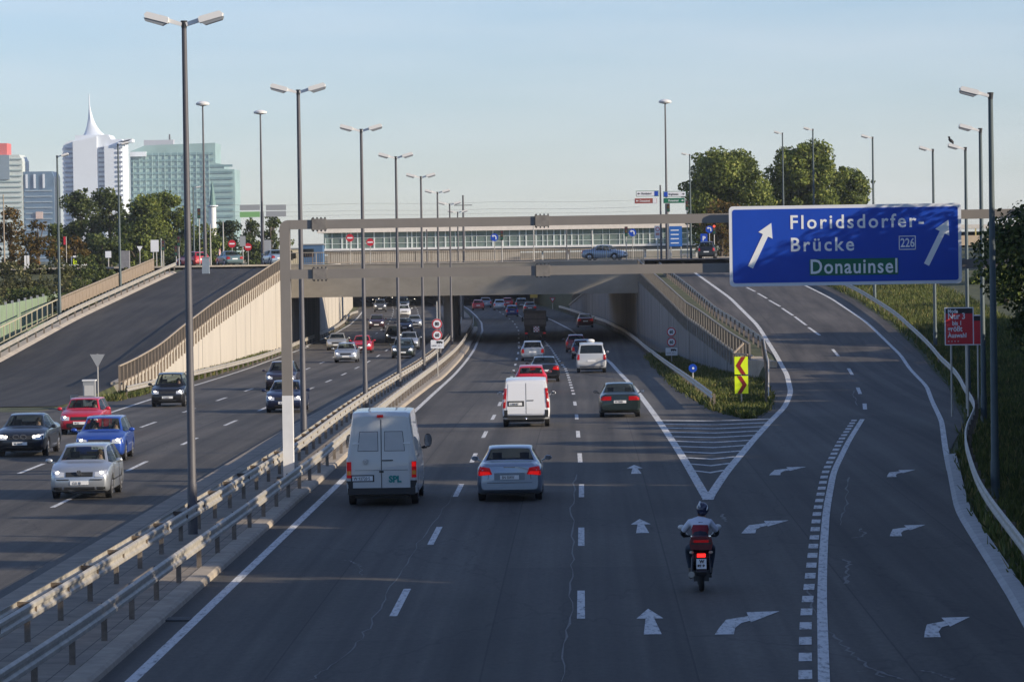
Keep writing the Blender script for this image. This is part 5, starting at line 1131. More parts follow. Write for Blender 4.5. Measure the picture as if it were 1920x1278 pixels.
        ring = half+[(0, ty, tzz+cr*1.05)]+[(-a, b, c) for a, b, c in reversed(half)]
        mb.v += ring
    N = 19; ns = len(S)
    tags_ = {}
    for i in range(ns-1):
        for j in range(N):
            f = (i*N+j, i*N+(j+1) % N, (i+1)*N+(j+1) % N, (i+1)*N+j); mb.f.append(f); tags_[len(mb.f)-1] = (i, j)
    mb.f.append(tuple(reversed(range(N)))); mb.f.append(tuple((ns-1)*N+j for j in range(N)))
    bm = bmesh.new(); vs = [bm.verts.new(v) for v in mb.v]; fl = [bm.faces.new([vs[q] for q in f]) for f in mb.f]
    bmesh.ops.recalc_face_normals(bm, faces=bm.faces)
    full = bm.copy(); bvh = BVHTree.FromBMesh(full)
    # glass regions
    regs = []
    def reg(i0, i1, js): return [fl[n] for n, (i, j) in tags_.items() if i0 <= i < i1 and j in js]
    g0 = marks[ws[0]]; g1 = marks[ws[1]]
    regs.append(('windscreen', reg(g0, g1, (6, 7, 8, 9, 10, 11)), .055))
    if gl: regs.append(('rear_window', reg(marks[gl[0]], marks[gl[1]], (6, 7, 8, 9, 10, 11)), .05))
    cab0 = marks[gl[1]] if gl and kind != 'minivan' else (marks[1] if kind == 'minivan' else marks[5])
    if kind in ('van', 'bigvan'): cab0 = marks[5]
    midc = (cab0+g1)//2 if kind not in ('van', 'bigvan') else None
    for js in ((5,), (12,)):
        if midc: regs.append(('side_window', reg(cab0, midc, js), .035)); regs.append(('side_window', reg(midc, g1, js), .035))
        else: regs.append(('side_window', reg(cab0, g1, js), .05))
    dele = []
    for nm, fs, th in regs:
        if not fs: continue
        bmesh.ops.inset_region(bm, faces=fs, thickness=th, depth=0, use_even_offset=True)
        gb = MB(); idx = {}
        for f in fs:
            q = []
            for v in f.verts:
                if v not in idx: idx[v] = len(gb.v); gb.v.append(tuple(v.co))
                q.append(idx[v])
            gb.f.append(tuple(q))
        gb.build(nm, glass, t, 50, fix=False); dele += fs
    bmesh.ops.delete(bm, geom=dele, context='FACES')
    bmesh.ops.recalc_face_normals(bm, faces=bm.faces)
    me = bpy.data.meshes.new('body'); bm.to_mesh(me); bm.free(); full.free(); me.materials.append(m); shade(me, 38); obj('body', me, t)
    # conforming patches
    def patch(nm, quad, mt, ax='y', s=-1, n=4, out=.012, par=None, deep=.03):
        """quad of 4 (a,b) corners; ax y: (x,z) cast along y from side s; ax x: (y,z)"""
        q = [Vector(p) for p in quad]; P3 = []; nn = n+1
        for i in range(nn):
            for j in range(nn):
                p = q[0].lerp(q[1], j/n).lerp(q[3].lerp(q[2], j/n), i/n)
                if ax == 'y': o = Vector((p.x, s*6, p.y)); d = Vector((0, -s, 0))
                else: o = Vector((s*3, p.x, p.y)); d = Vector((-s, 0, 0))
                h = bvh.ray_cast(o, d)[0]
                P3.append(h)
        ok = [h for h in P3 if h is not None]
        if not ok: return None
        for i, h in enumerate(P3):
            if h is None:
                j, ii = i % nn, i//nn; p = q[0].lerp(q[1], j/n).lerp(q[3].lerp(q[2], j/n), ii/n)
                near = min(ok, key=lambda k_: ((k_.x if ax == 'y' else k_.y)-p.x)**2+(k_.z-p.y)**2)
                P3[i] = Vector((p.x, near.y, p.y)) if ax == 'y' else Vector((near.x, p.x, p.y))
        off = Vector((0, s*out, 0)) if ax == 'y' else Vector((s*out, 0, 0)); bk = off*(-deep/out)
        b = MB(); b.v = [tuple(h+off) for h in P3]; b.f = [(i*nn+j, i*nn+j+1, (i+1)*nn+j+1, (i+1)*nn+j) for i in range(n) for j in range(n)]
        edge = [j for j in range(nn)]+[i*nn+n for i in range(1, nn)]+[n*nn+j for j in range(n-1, -1, -1)]+[i*nn for i in range(n-1, 0, -1)]
        o = len(b.v); b.v += [tuple(Vector(b.v[e])+bk) for e in edge]; m_ = len(edge)
        b.f += [(edge[i], edge[(i+1) % m_], o+(i+1) % m_, o+i) for i in range(m_)]
        return b.build(nm, mt, par or t, 40)
    def rect(x0, x1, z0, z1): return [(x0, z0), (x1, z0), (x1, z1), (x0, z1)]
    t['_'] = 0; del t['_']
    # wheels
    k_ = wr/.315
    for y in wy:
        for s in (-1, 1):
            wh = bpy.data.objects.new('wheel', TYRE); COL.objects.link(wh); wh.parent = t; wh.location = (s*(w*.985-.11), y, wr); wh.scale = (1, k_, k_)
            if s < 0: wh.rotation_euler.z = math.pi
            obj('rim', RIMME, wh); 
            if detail > 1: obj('rim_gap', HUBME, wh)
    # dark underside
    MB().box((0, 0, .26), (Wd*.74, L*.9, .12)).build('underbody', BLACKP, t)
    MB().box((0, 0, .46), (Wd*.86, L*.55, .08)).build('cabin_floor', SEAT, t)
    if seats and detail > 0:
        fy = l-2.05 if kind not in ('van', 'bigvan', 'minivan') else l-1.95
        zc = .5 if kind not in ('van', 'bigvan', 'minivan') else .85; zt = belt+.12
        for s in (-1, 1):
            sb = MB().box((s*w*.42, fy-.25, (zc+zt)/2), (.5, .16, zt-zc), rx=-.12); sb.box((s*w*.42, fy, zc), (.5, .5, .16)); so = sb.build('seat', SEAT, t)
            MB().box((s*w*.42, fy-.30, zt+.1), (.26, .1, .17)).build('headrest', SEAT, so)
        if kind not in ('van', 'bigvan'):
            rb = MB().box((0, fy-1.15, (zc+belt)/2), (Wd*.72, .16, belt-zc+.05), rx=-.12); rb.box((0, fy-.9, zc), (Wd*.72, .5, .14)); rb.build('rear_bench', SEAT, t)
        MB().box((0, l-1.35 if kind not in ('van', 'bigvan', 'minivan') else l-1.15, belt-.1), (Wd*.82, .45, .14)).build('dashboard', SEAT, t)
        if kind == 'sedan': MB().box((0, -l+1.15, belt+.0), (Wd*.76, .6, .05)).build('parcel_shelf', SEAT, t)
    # mirrors
    my = (l-1.32) if kind not in ('van', 'bigvan', 'minivan') else l-1.3
    for s in (-1, 1):
        big = kind == 'bigvan'; mz = belt+(.22 if big else .1)
        mr = MB().ell((s*(w+.13), my, mz), (.105 if not big else .11, .05, .07 if not big else .2), 10, 6); mr.seg((s*w*.94, my, belt+.02), (s*(w+.05), my, belt+.06), .05, .04)
        if big: mr.seg((s*w*.96, my, belt+.0), (s*(w+.1), my, belt+.02), .04, .04)
        mo = mr.build('mirror', m if not big else BLACKP, t, 50)
        MB().box((s*(w+.13), my-.055, mz), (.16, .02, .1 if not big else .32)).build('mirror_glass', mat('mirror', (.6, .62, .64), .05, 1), mo)
    face_front = front
    if front:
        hzz = hz-.24 if kind not in ('van', 'bigvan', 'minivan') else belt-.62
        for s in (-1, 1):
            h = patch('headlight', [(s*w*.93, hzz-.10), (s*w*.50, hzz-.10), (s*w*.50, hzz+.03), (s*w*.90, hzz+.10)], HEADL, 'y', 1, 5)
            if lit and h:
                MB().ell((s*w*.70, (l-.13 if kind not in ('van',) else l-.1), hzz-.01), (.10, .11, .075), 10, 6).build('lamp', HEADON, h, True)
        patch('grille', rect(-w*.44, w*.44, hzz-.09, hzz+.04), BLACKP, 'y', 1, 3); patch('bumper_intake', rect(-w*.5, w*.5, .27, .36), BLACKP, 'y', 1, 3, .008)
        pf = patch('number_plate', rect(-.26, .26, .42, .53), PLATE, 'y', 1, 2, .02)
        if detail > 1 and pf: text(plate, .10, INK, pf, (.2, l+.024, .435), face='+Y', xs=.75)
    if rear:
        zt0 = (tz if kind == 'sedan' else belt)-.12
        tm = TAILR
        if kind == 'sedan':
            if brake:
                for s in (-1, 1): patch('brake_lamp', [(s*w*.95, zt0-.19), (s*w*.56, zt0-.16), (s*w*.62, zt0-.08), (s*w*.94, zt0-.08)], TAILON, 'y', -1, 4, .02)
            for s in (-1, 1): patch('tail_light', [(s*w*.95, zt0-.20), (s*w*.52, zt0-.16), (s*w*.60, zt0+.02), (s*w*.90, zt0+.06)] if tail == 'wrap' else [(s*w*.94, zt0-.14), (s*w*.42, zt0-.14), (s*w*.42, zt0+.03), (s*w*.92, zt0+.03)], tm, 'y', -1, 5)
        elif kind in ('hatch', 'estate'):
            for s in (-1, 1): patch('tail_light', [(s*w*.96, belt-.32), (s*w*.70, belt-.32), (s*w*.74, belt-.04), (s*w*.93, belt-.02)], tm, 'y', -1, 5)
        pz = .62 if kind in ('sedan', 'hatch', 'estate') else .72
        if kind in ('sedan', 'hatch', 'estate', 'minivan'):
            pr_ = patch('number_plate', rect(-.26, .26, pz, pz+.115), PLATE, 'y', -1, 2, .018)
            if detail > 1 and pr_: text(plate, .115, INK, pr_, (-.21, -l-.02, pz+.018), xs=.72)
        patch('bumper_strip', rect(-w*.8, w*.8, .40, .45), bumper or BLACKP, 'y', -1, 3, .01)
    t['label'] = label
    return dict(t=t, patch=patch, rect=rect, w=w, l=l, belt=belt, h=Ht, hz=hz, tz=tz)

def head(y): return math.atan2(-(cofs(y+6)-cofs(y-6)), 12.0)
def place(u, v, off): 
    """centre point of a vehicle whose near end's base is seen at (u, v)"""
    g = G(u, v); y = g.y+off; a = head(y); return (g.x+(cofs(y)-cofs(g.y)), y, zm(y)+.008), a
SILV = paint('silver', (.40, .43, .46), .6); SILB = paint('silver_blue', (.30, .36, .44), .6); WHT = paint('white', (.74, .75, .76), 0, .35); OFFW = paint('off_white', (.56, .56, .53), 0, .4)
BLK = paint('black', (.012, .013, .016)); BLU = paint('blue', (.015, .05, .26)); DBLU = paint('dark_blue', (.014, .022, .06)); REDP = paint('red', (.48, .012, .025), .1); DGRN = paint('dark_green', (.02, .032, .03)); GREY = paint('grey', (.09, .095, .10)); BEIG = paint('champagne', (.42, .41, .36), .5)
# --- right carriageway, seen from behind
(loc, a) = place(716, 950, 2.9)
c = car('panel_van', 'off-white high-roof panel van nearest the camera with teal letters on its rear door', 'van', loc, a, OFFW, 5.6, 1.96, 2.56, 'bigvan', belt=1.36, wheel=.34, front=True, rear=False, plate='W', wb=3.3)
Pp, rc, w, l, T = c['patch'], c['rect'], c['w'], c['l'], c['t']
SEAM = mat('panel_seam', (.10, .10, .10), .8); DOORM = mat('door_panel', (.50, .50, .475), .45, var=.05)
for s in (-1, 1):
    d = Pp('rear_door', [(s*.015, .50), (s*w*.80, .50), (s*w*.72, 2.34), (s*.015, 2.36)], OFFW, 'y', -1, 10, .012)
    Pp('door_recess', [(s*.08, 1.50), (s*w*.66, 1.50), (s*w*.60, 2.04), (s*.09, 2.04)], SEAM, 'y', -1, 6, .016, d); Pp('door_panel', [(s*.095, 1.515), (s*w*.645, 1.515), (s*w*.585, 2.025), (s*.105, 2.025)], DOORM, 'y', -1, 6, .022, d)
    Pp('hinge', rc(min(s*w*.62, s*w*.8), max(s*w*.62, s*w*.8), 1.70, 1.73), WHITEP, 'y', -1, 2, .03, d); Pp('seam', rc(min(s*.02, s*w*.74), max(s*.02, s*w*.74), .98, .99), SEAM, 'y', -1, 3, .018, d)
    tl = Pp('tail_light', rc(min(s*w*.97, s*w*.84), max(s*w*.97, s*w*.84), .78, 1.22), TAILR, 'y', -1, 4, .02); Pp('indicator', rc(min(s*w*.96, s*w*.85), max(s*w*.96, s*w*.85), .86, .97), AMBER, 'y', -1, 3, .026, tl)
    if s > 0: Pp('lit_lamp', rc(w*.85, w*.96, 1.08, 1.2), TAILON, 'y', -1, 3, .028, tl)
    Pp('corner_protector', rc(min(s*w*.8, s*w*.98), max(s*w*.8, s*w*.98), .45, .70), BLACKP, 'y', -1, 3, .018)
    Pp('reflector', rc(min(s*w*.55, s*w*.8), max(s*w*.55, s*w*.8), .44, .48), TAILR, 'y', -1, 2, .05)
Pp('door_gap', rc(-.009, .009, .5, 2.36), SEAM, 'y', -1, 6, .018)
MB().box((0, -l-.03, .42), (1.84, .14, .17)).build('bumper', BLACKP, T); Pp('handle', rc(.02, .32, 1.235, 1.265), BLACKP, 'y', -1, 2, .03); Pp('lock', rc(-.06, .06, .92, .97), BLACKP, 'y', -1, 2, .03)
MB().box((-.02, -l+.06, 2.455), (.17, .08, .07)).build('brake_light', TAILR, T)
pb = Pp('number_plate', rc(-.80, -.24, .70, .83), PLATE, 'y', -1, 3, .022); Pp('plate_frame', rc(-.84, -.2, .67, .86), BLACKP, 'y', -1, 3, .016); text('W 93720 S', .125, INK, pb, (-.76, -l-.026, .72), xs=.78)
text('SPL', .24, mat('teal_letter', (.0, .22, .2), .5), T, (.2, -l-.022, .66), name='lettering', xs=.95, bold=.012)
em = disc(T, 'emblem', RIM, .075, (-.43, 0, 1.22), -l-.028, -l-.005, 20); disc(em, 'emblem_field', OFFW, .06, (-.43, 0, 1.22), -l-.034, -l-.02, 20)
def vw(par, x, y, z, r, m, sgn=-1):
    b = MB()
    for p in (((-.55, .75), (-.18, .1), (0, .1)), ((.55, .75), (.18, .1), (0, .1)), ((-.8, .3), (-.4, -.75), (-.05, .0)), ((.8, .3), (.4, -.75), (.05, .0))):
        for q0, q1 in zip(p[:-1], p[1:]): b.seg((x+q0[0]*r, y, z+q0[1]*r), (x+q1[0]*r, y, z+q1[1]*r), r*.16, r*.16)
    b.build('emblem_letters', m, par)
vw(em, -.43, -l-.036, 1.22, .065, RIM)
(loc, a) = place(956, 941, 2.4)
c = car('sedan_car', 'silver-blue sedan beside the panel van, seen from behind', 'car', loc, a, SILB, 4.8, 1.82, 1.45, 'sedan', trunk=1.04, belt=.93, brake=True, plate='BN 504W', bumper=SILB)
Pp, rc, w, l, T = c['patch'], c['rect'], c['w'], c['l'], c['t']
Pp('plate_recess', rc(-.42, .42, .60, .80), paint('silver_recess_shade', (.20, .24, .29), .6), 'y', -1, 3, .008); Pp('boot_badge', rc(-.16, .16, .945, .965), CHROME, 'y', -1, 2, .014); Pp('bumper_line', rc(-.8, .8, .52, .535), SEAM, 'y', -1, 4, .012)  # plate recess: its shade is a darker patch of the body colour
Pp('boot_gap', [(-.60, .62), (-.585, .62), (-.55, .93), (-.565, .93)], SEAM, 'y', -1, 3, .01); Pp('boot_gap', [(.60, .62), (.585, .62), (.55, .93), (.565, .93)], SEAM, 'y', -1, 3, .01)
(loc, a) = place(987, 801, 2.3)
c = car('delivery_van', 'small bright white van with red column lights and a tow ball', 'van', loc, a, WHT, 4.5, 1.90, 1.92, 'van', belt=1.15, rear=False, wb=2.8)
Pp, rc, w, l, T = c['patch'], c['rect'], c['w'], c['l'], c['t']
for s in (-1, 1):
    d = Pp('rear_door', [(s*.012, .54), (s*w*.82, .54), (s*w*.74, 1.74), (s*.012, 1.78)], WHT, 'y', -1, 8, .012)
    Pp('tail_light', [(s*w*.98, .78), (s*w*.86, .78), (s*w*.80, 1.56), (s*w*.92, 1.56)], TAILR, 'y', -1, 5, .02); Pp('tail_clear', [(s*w*.96, 1.02), (s*w*.87, 1.02), (s*w*.86, 1.14), (s*w*.95, 1.14)], TAILW, 'y', -1, 3, .026)
    Pp('corner_bumper', rc(min(s*w*.78, s*w*.99), max(s*w*.78, s*w*.99), .40, .70), BLACKP, 'y', -1, 3, .016)
Pp('door_gap', rc(-.009, .009, .55, 1.76), SEAM, 'y', -1, 5, .017); MB().box((0, -l-.02, .43), (1.5, .1, .12)).build('bumper', BLACKP, T); MB().ell((0, -l-.12, .36), (.05, .05, .05)).build('tow_ball', CHROME, T, True)
Pp('plate_recess', rc(-.74, -.08, .84, 1.06), BLACKP, 'y', -1, 3, .017); pb = Pp('number_plate', rc(-.68, -.16, .88, 1.0), PLATE, 'y', -1, 3, .024); text('S 508 RT', .11, INK, pb, (-.62, -l-.03, .9), xs=.8); Pp('handle', rc(.04, .3, 1.06, 1.09), BLACKP, 'y', -1, 2, .03)
(loc, a) = place(1163, 783, 2.3)
c = car('sedan_car', 'dark green sedan in the right lane with wide red lights', 'car', loc, a, DGRN, 4.6, 1.75, 1.42, 'sedan', trunk=1.0, belt=.9, tail='block', plate='W 7280B', bumper=DGRN, brake=False)
(loc, a) = place(996, 736, 2.1)
c = car('hatchback_car', 'red car half hidden in front of the white van', 'car', loc, a, REDP, 4.1, 1.70, 1.42, 'hatch', belt=.92, detail=1)
(loc, a) = place(1021, 716, 2.3)
c = car('sedan_car', 'black sedan with one bright brake light behind the red car', 'car', loc, a, BLK, 4.7, 1.80, 1.44, 'sedan', trunk=1.02, belt=.92, detail=1, brake=True)
(loc, a) = place(999, 677, 2.3)
c = car('estate_car', 'silver estate car right behind the truck', 'car', loc, a, SILV, 4.6, 1.74, 1.46, 'estate', belt=.93, detail=1)
(loc, a) = place(1109.5, 699, 2.4)
c = car('taxi_van', 'pale silver minibus taxi with a roof sign and big rear window', 'van', loc, a, paint('pale_silver', (.56, .57, .57), .2), 4.8, 1.90, 1.90, 'minivan', belt=1.15, glass=DARKGL, detail=1, wb=3.0)
Pp, rc, w, l, T = c['patch'], c['rect'], c['w'], c['l'], c['t']
MB().ell((0, .9, 1.98), (.26, .12, .12)).build('roof_sign', WHITEP, T, True)
for s in (-1, 1): Pp('tail_light', rc(min(s*w*.97, s*w*.8), max(s*w*.97, s*w*.8), .85, 1.18), TAILR, 'y', -1, 4, .02)
(loc, a) = place(1093, 673, 2.1)
c = car('hatchback_car', 'dark blue car partly hidden left of the minibus taxi', 'car', loc, a, DBLU, 4.1, 1.7, 1.44, 'hatch', belt=.92, detail=1)
(loc, a) = place(1080, 661, 2.0)
c = car('hatchback_car', 'maroon car showing one red light left of the dark blue car', 'car', loc, a, paint('maroon', (.16, .01, .02)), 4.0, 1.65, 1.42, 'hatch', belt=.92, detail=0)
(loc, a) = place(1098, 614, 2.3)
c = car('sedan_car', 'dark sedan with red lights beside the shaded wall', 'car', loc, a, paint('dark_red', (.10, .012, .015)), 4.5, 1.75, 1.42, 'sedan', trunk=1.0, belt=.9, detail=0)
for l_, u, v, m, k, ww, h in (('small blue car ahead of the truck', 960.5, 594, BLU, 'hatch', 1.6, 1.45), ('bright red car far ahead in the left lane', 897, 581.5, REDP, 'hatch', 1.7, 1.45), ('grey car in front of the bright red car', 911, 577, SILB, 'estate', 1.75, 1.5), ('silver hatchback far ahead in the middle', 937, 581.5, SILV, 'hatch', 1.7, 1.5),
                      ('small car with a red light beside the far silver hatchback', 952, 576, REDP, 'hatch', 1.6, 1.4), ('dark estate car far ahead with white plate', 978, 580, GREY, 'estate', 1.75, 1.55), ('dark sedan just above the truck roof', 994, 587, GREY, 'sedan', 1.75, 1.42)):
    (loc, a) = place(u, v, 2.1); c = car('distant_car', l_, 'car', loc, a, m, 4.3, ww, h, k, detail=0, seats=False, group='cars far ahead on the near carriageway')
# --- truck
(loc, a) = place(1004, 640, 3.2)
t = thing('truck', 'brown dump truck with a square chequered panel at its tail', 'truck', loc, a); TB = mat('truck_brown', (.07, .05, .042), .7, var=.25, vscale=3); TB2 = mat('truck_dark', (.03, .026, .024), .8)
MB().prism([(-.98, 1.35), (.98, 1.35), (1.02, 2.72), (-1.02, 2.72)], 'y', -3.1, 1.2).build('tipper_body', TB, t)
tg = MB().box((0, -3.13, 2.0), (1.9, .06, 1.1)).build('tailgate', mat('tailgate', (.11, .085, .07), .7, var=.2), t)
for z in (1.5, 2.0, 2.55): MB().box((0, -3.18, z), (2.02, .07, .09)).build('rib', TB, tg)
MB().box((0, 0, 1.05), (.9, 6.0, .4)).build('chassis', TB2, t); MB().box((0, -3.05, .72), (1.9, .12, .22)).build('bumper', TB2, t)
pn = MB().box((.1, -3.2, 1.1), (.52, .03, .5)).build('warning_panel', SWHITE, t)
for i in range(4):
    for j in range(4):
        if (i+j) % 2: MB().box((.1-.19+.127*i, -3.222, 1.1-.18+.12*j), (.11, .012, .1)).build('red_square', SRED, pn)
MB().box((0, 2.2, 1.55), (1.9, 1.7, 1.9)).build('cab', TB, t); MB().box((0, 3.06, 1.95), (1.7, .04, .7)).build('windscreen', DARKGL, t)
for s in (-1, 1):
    MB().box((s*.82, -3.12, .74), (.24, .05, .12)).build('tail_light', TAILR, t); MB().box((s*1.12, 2.7, 1.9), (.16, .08, .4)).build('mirror', BLACKP, t)
    for y in (-2.1, -.95, 2.2): wh = MB().tube([(s*.62, y, .46), (s*.95, y, .46)], .46, 18).build('wheel', RUB, t, 40); MB().tube([(s*.9, y, .46), (s*.96, y, .46)], .24, 12).build('rim', RIM, wh)
# --- left carriageway, coming toward the camera
def oncoming(u, v, off): g = G(u, v); y = g.y+off; return (g.x+(cofs(y)-cofs(g.y)), y, zm(y)+.008), head(y)+math.pi
ON = 'cars coming toward the camera'
(loc, a) = oncoming(147, 937, 2.1)
c = car('hatchback_car', 'light silver hatchback nearest the camera on the left, front side seen', 'car', loc, a+.015, SILV, 4.2, 1.76, 1.48, 'hatch', belt=.95, hood=.98, lit=True, plate='CLX 1J1', brake=False)
Pp, rc, w, l, T = c['patch'], c['rect'], c['w'], c['l'], c['t']; GOLF = c
em = disc(T, 'emblem', CHROME, .07, (0, 0, .77), l-.01, l+.05, 20)
vw(em, 0, l+.055, .77, .06, INK)
Pp('intake_wide', rc(-.4, .4, .25, .35), BLACKP, 'y', 1, 3, .012); Pp('fog_recess', rc(-.74, -.5, .27, .36), BLACKP, 'y', 1, 3, .012); Pp('fog_recess', rc(.5, .74, .27, .36), BLACKP, 'y', 1, 3, .012)
for s in (-1, 1): Pp('side_moulding', rc(-1.1, 1.0, .50, .54), BLACKP, 'x', s, 6, .012); Pp('door_handle', rc(-.35, -.15, .80, .83), SILV, 'x', s, 2, .03); Pp('door_seam', rc(-.62, -.61, .3, .88), SEAM, 'x', s, 3, .006); Pp('door_seam', rc(.78, .79, .3, .88), SEAM, 'x', s, 3, .006)
Pp('bumper_strip_front', rc(-.8, -.3, .55, .58), BLACKP, 'y', 1, 3, .014); Pp('bumper_strip_front', rc(.3, .8, .55, .58), BLACKP, 'y', 1, 3, .014)
MB().ell((w*.72, l-.1, .71), (.09, .07, .035), 8, 5).build('indicator', mat('amber_on', (.9, .35, .02), .3, emit=(1, .35, .02), estr=2.0), T, True)
(loc, a) = oncoming(38, 857, 2.3)
c = car('sedan_car', 'black-blue sedan with four round lamps at the left edge', 'car', loc, a, paint('black_blue', (.02, .026, .036), .5), 4.75, 1.80, 1.44, 'sedan', belt=.92, hood=.95, trunk=1.02, lit=True, plate='W 19574'); Pp, l, T = c['patch'], c['l'], c['t']; BMW = c
for s in (-1, 1):
    MB().ell((s*.5, l-.06, .70), (.07, .08, .06), 10, 6).build('inner_lamp', HEADON, T, True)
    b = MB()
    for k in range(14): 
        a0 = 2*math.pi*k/14; a1 = 2*math.pi*(k+1)/14; b.seg((s*.13+.105*math.cos(a0), l+.01, .71+.075*math.sin(a0)), (s*.13+.105*math.cos(a1), l+.01, .71+.075*math.sin(a1)), .02, .02)
    b.build('grille_ring', CHROME, T)
(loc, a) = oncoming(150, 815, 2.0)
c = car('hatchback_car', 'bright red hatchback behind the black sedan, headlights on', 'car', loc, a, paint('bright_red', (.50, .012, .03), .1), 4.0, 1.68, 1.40, 'hatch', belt=.9, hood=.92, lit=True, plate='W 22', bumper=BLACKP); REDC = c
c['patch']('black_bumper', c['rect'](-.78, .78, .24, .46), BLACKP, 'y', 1, 6, .01)
(loc, a) = oncoming(184, 866, 2.1)
c = car('hatchback_car', 'deep blue hatchback just behind the silver one', 'car', loc, a+.02, paint('deep_blue', (.02, .07, .34), .3), 4.1, 1.72, 1.46, 'hatch', belt=.93, hood=.95, lit=True, plate='W 31'); BLUC = c
(loc, a) = oncoming(314, 763, 1.9)
c = car('small_car', 'small upright black car with bright lights left of the nearest lamp post', 'car', loc, a, BLK, 3.7, 1.68, 1.60, 'hatch', belt=.98, hood=.98, lit=True, plate='W 62415', detail=2); SUVC = c
(loc, a) = oncoming(533, 774, 2.3)
c = car('sedan_car', 'dark sedan behind the white-painted gantry leg', 'car', loc, a, DBLU, 4.6, 1.78, 1.42, 'sedan', belt=.9, hood=.93, lit=True); DKC = c
(loc, a) = oncoming(526, 731, 2.1)
c = car('hatchback_car', 'dark car following the dark sedan at the gantry leg', 'car', loc, a, paint('plum', (.03, .022, .04)), 4.2, 1.76, 1.55, 'hatch', belt=.97, hood=.95, lit=True, detail=1)
for l_, nm, u, v, m, k, ww, h, lit in (('silver sedan in the centre of the oncoming traffic', 'sedan_car', 648, 680, SILV, 'sedan', 1.77, 1.45, True), ('champagne sedan at the far left behind the silver sedan', 'sedan_car', 631, 657, BEIG, 'sedan', 1.75, 1.43, False), ('red sedan passing behind the third median lamp post', 'sedan_car', 678, 662, REDP, 'sedan', 1.72, 1.42, True),
        ('dark green estate left of the median speed sign', 'estate_car', 755, 672, DGRN, 'estate', 1.78, 1.48, True), ('silver car half hidden behind the dark green estate', 'hatchback_car', 766, 656, SILV, 'hatch', 1.74, 1.46, False), ('black car in the shade of the overpass with one bright lamp', 'hatchback_car', 739, 643, BLK, 'hatch', 1.72, 1.5, True),
        ('blue car behind the black shaded car', 'sedan_car', 758, 623, DBLU, 'sedan', 1.74, 1.42, True), ('silver car right of the shaded blue car', 'sedan_car', 777, 616, SILV, 'sedan', 1.74, 1.42, True), ('dark maroon car alone in the outer lane', 'hatchback_car', 706, 617, paint('maroon2', (.05, .015, .02)), 'hatch', 1.74, 1.5, True),
        ('white car beyond the overpass near the centre', 'hatchback_car', 758, 594, WHT, 'hatch', 1.7, 1.5, False), ('dark tall car just past the overpass in the outer lane', 'estate_car', 713, 585, GREY, 'estate', 1.8, 1.75, True), ('green-grey van behind the white car', 'van_car', 757, 581, DGRN, 'hatch', 1.8, 1.8, False)):
    (loc, a) = oncoming(u, v, 2.2); car(nm, l_, 'car', loc, a, m, 4.3, ww, h, k, lit=lit, detail=1 if v > 640 else 0, group=ON)
for i, (u, y, s) in enumerate(((692, 640, .14), (703, 652, .12), (726, 690, .05), (742, 665, 0), (770, 640, 0), (716, 725, 0))):
    p = P(u, 570, y); x = p.x
    c = car('distant_car', ('leftmost dim car under the far overpass with orange lamps', 'second dim car under the far overpass with orange lamps', 'dim car deep under the far overpass', 'dim car under the far overpass behind the dark tall car', 'dim car at the right under the far overpass', 'dimmest car at the end of the far overpass')[i], 'car', (x, y, zm(y)+.01), head(y)+math.pi, GREY, 4.2, 1.72, 1.45, 'hatch', lit=True, detail=0, seats=False, rear=False, group=ON)
# cars on the street above
for l_, u, v, y, rz, m, k, h, zz in (('dark upright car waiting on the overpass under the parking sign', 1327, 489, 384, -.1, BLK, 'hatch', 1.7, 5.98), ('silver-blue sedan crossing on the overpass', 1134, 487, 375, -1.9, SILB, 'sedan', 1.45, 6.02), ('pinkish red car crossing at the top of the left ramp', 362, 505, 368, .6, REDP, 'hatch', 1.4, 6.02),
        ('teal-grey car right of the walking person', 430, 502, 362, .35, paint('teal_grey', (.12, .19, .19)), 'sedan', 1.4, 6.02), ('pale blue car half hidden by the gantry corner', 516, 500, 362, .3, paint('pale_blue', (.3, .38, .46)), 'sedan', 1.45, 6.02)):
    p = P(u, v, y); car('parked_car' if 'waiting' in l_ else 'passing_car', l_, 'car', (p.x, y, zz), rz, m, 3.8 if k == 'hatch' else 4.2, 1.7, h, k, detail=1, seats=True, group='cars on the overpass street')

# ------------------------------------------------------------------ people
def skinned(name, joints, edges, mats, region, root=0, sub=1):
    """joints: (x,y,z,rx,ry); grows one continuous body; region[i] = material index of the edge i"""
    me = bpy.data.meshes.new(name); me.from_pydata([j[:3] for j in joints], edges, []); o = bpy.data.objects.new(name, me); COL.objects.link(o)
    o.modifiers.new('s', 'SKIN'); sv = me.skin_vertices[0].data if me.skin_vertices else None
    if sv is None:
        bm = bmesh.new(); bm.from_mesh(me); bm.verts.layers.skin.verify(); bm.to_mesh(me); bm.free(); sv = me.skin_vertices[0].data
    for i, j in enumerate(joints): sv[i].radius = (j[3], j[4]); sv[i].use_root = (i == root)
    s = o.modifiers.new('u', 'SUBSURF'); s.levels = sub; s.render_levels = sub
    bpy.context.view_layer.update(); nm = bpy.data.meshes.new_from_object(o.evaluated_get(bpy.context.evaluated_depsgraph_get()))
    bpy.data.objects.remove(o); nm.materials.clear()
    for m in mats: nm.materials.append(m)
    J = np.array([j[:3] for j in joints]); A = J[[e[0] for e in edges]]; B = J[[e[1] for e in edges]]; D = B-A; DL = (D**2).sum(1)+1e-9
    for p in nm.polygons:
        c = np.array(p.center); tt = np.clip(((c-A)*D).sum(1)/DL, 0, 1); d = ((A+D*tt[:, None]-c)**2).sum(1); p.material_index = region[int(d.argmin())]
    shade(nm, True); return nm
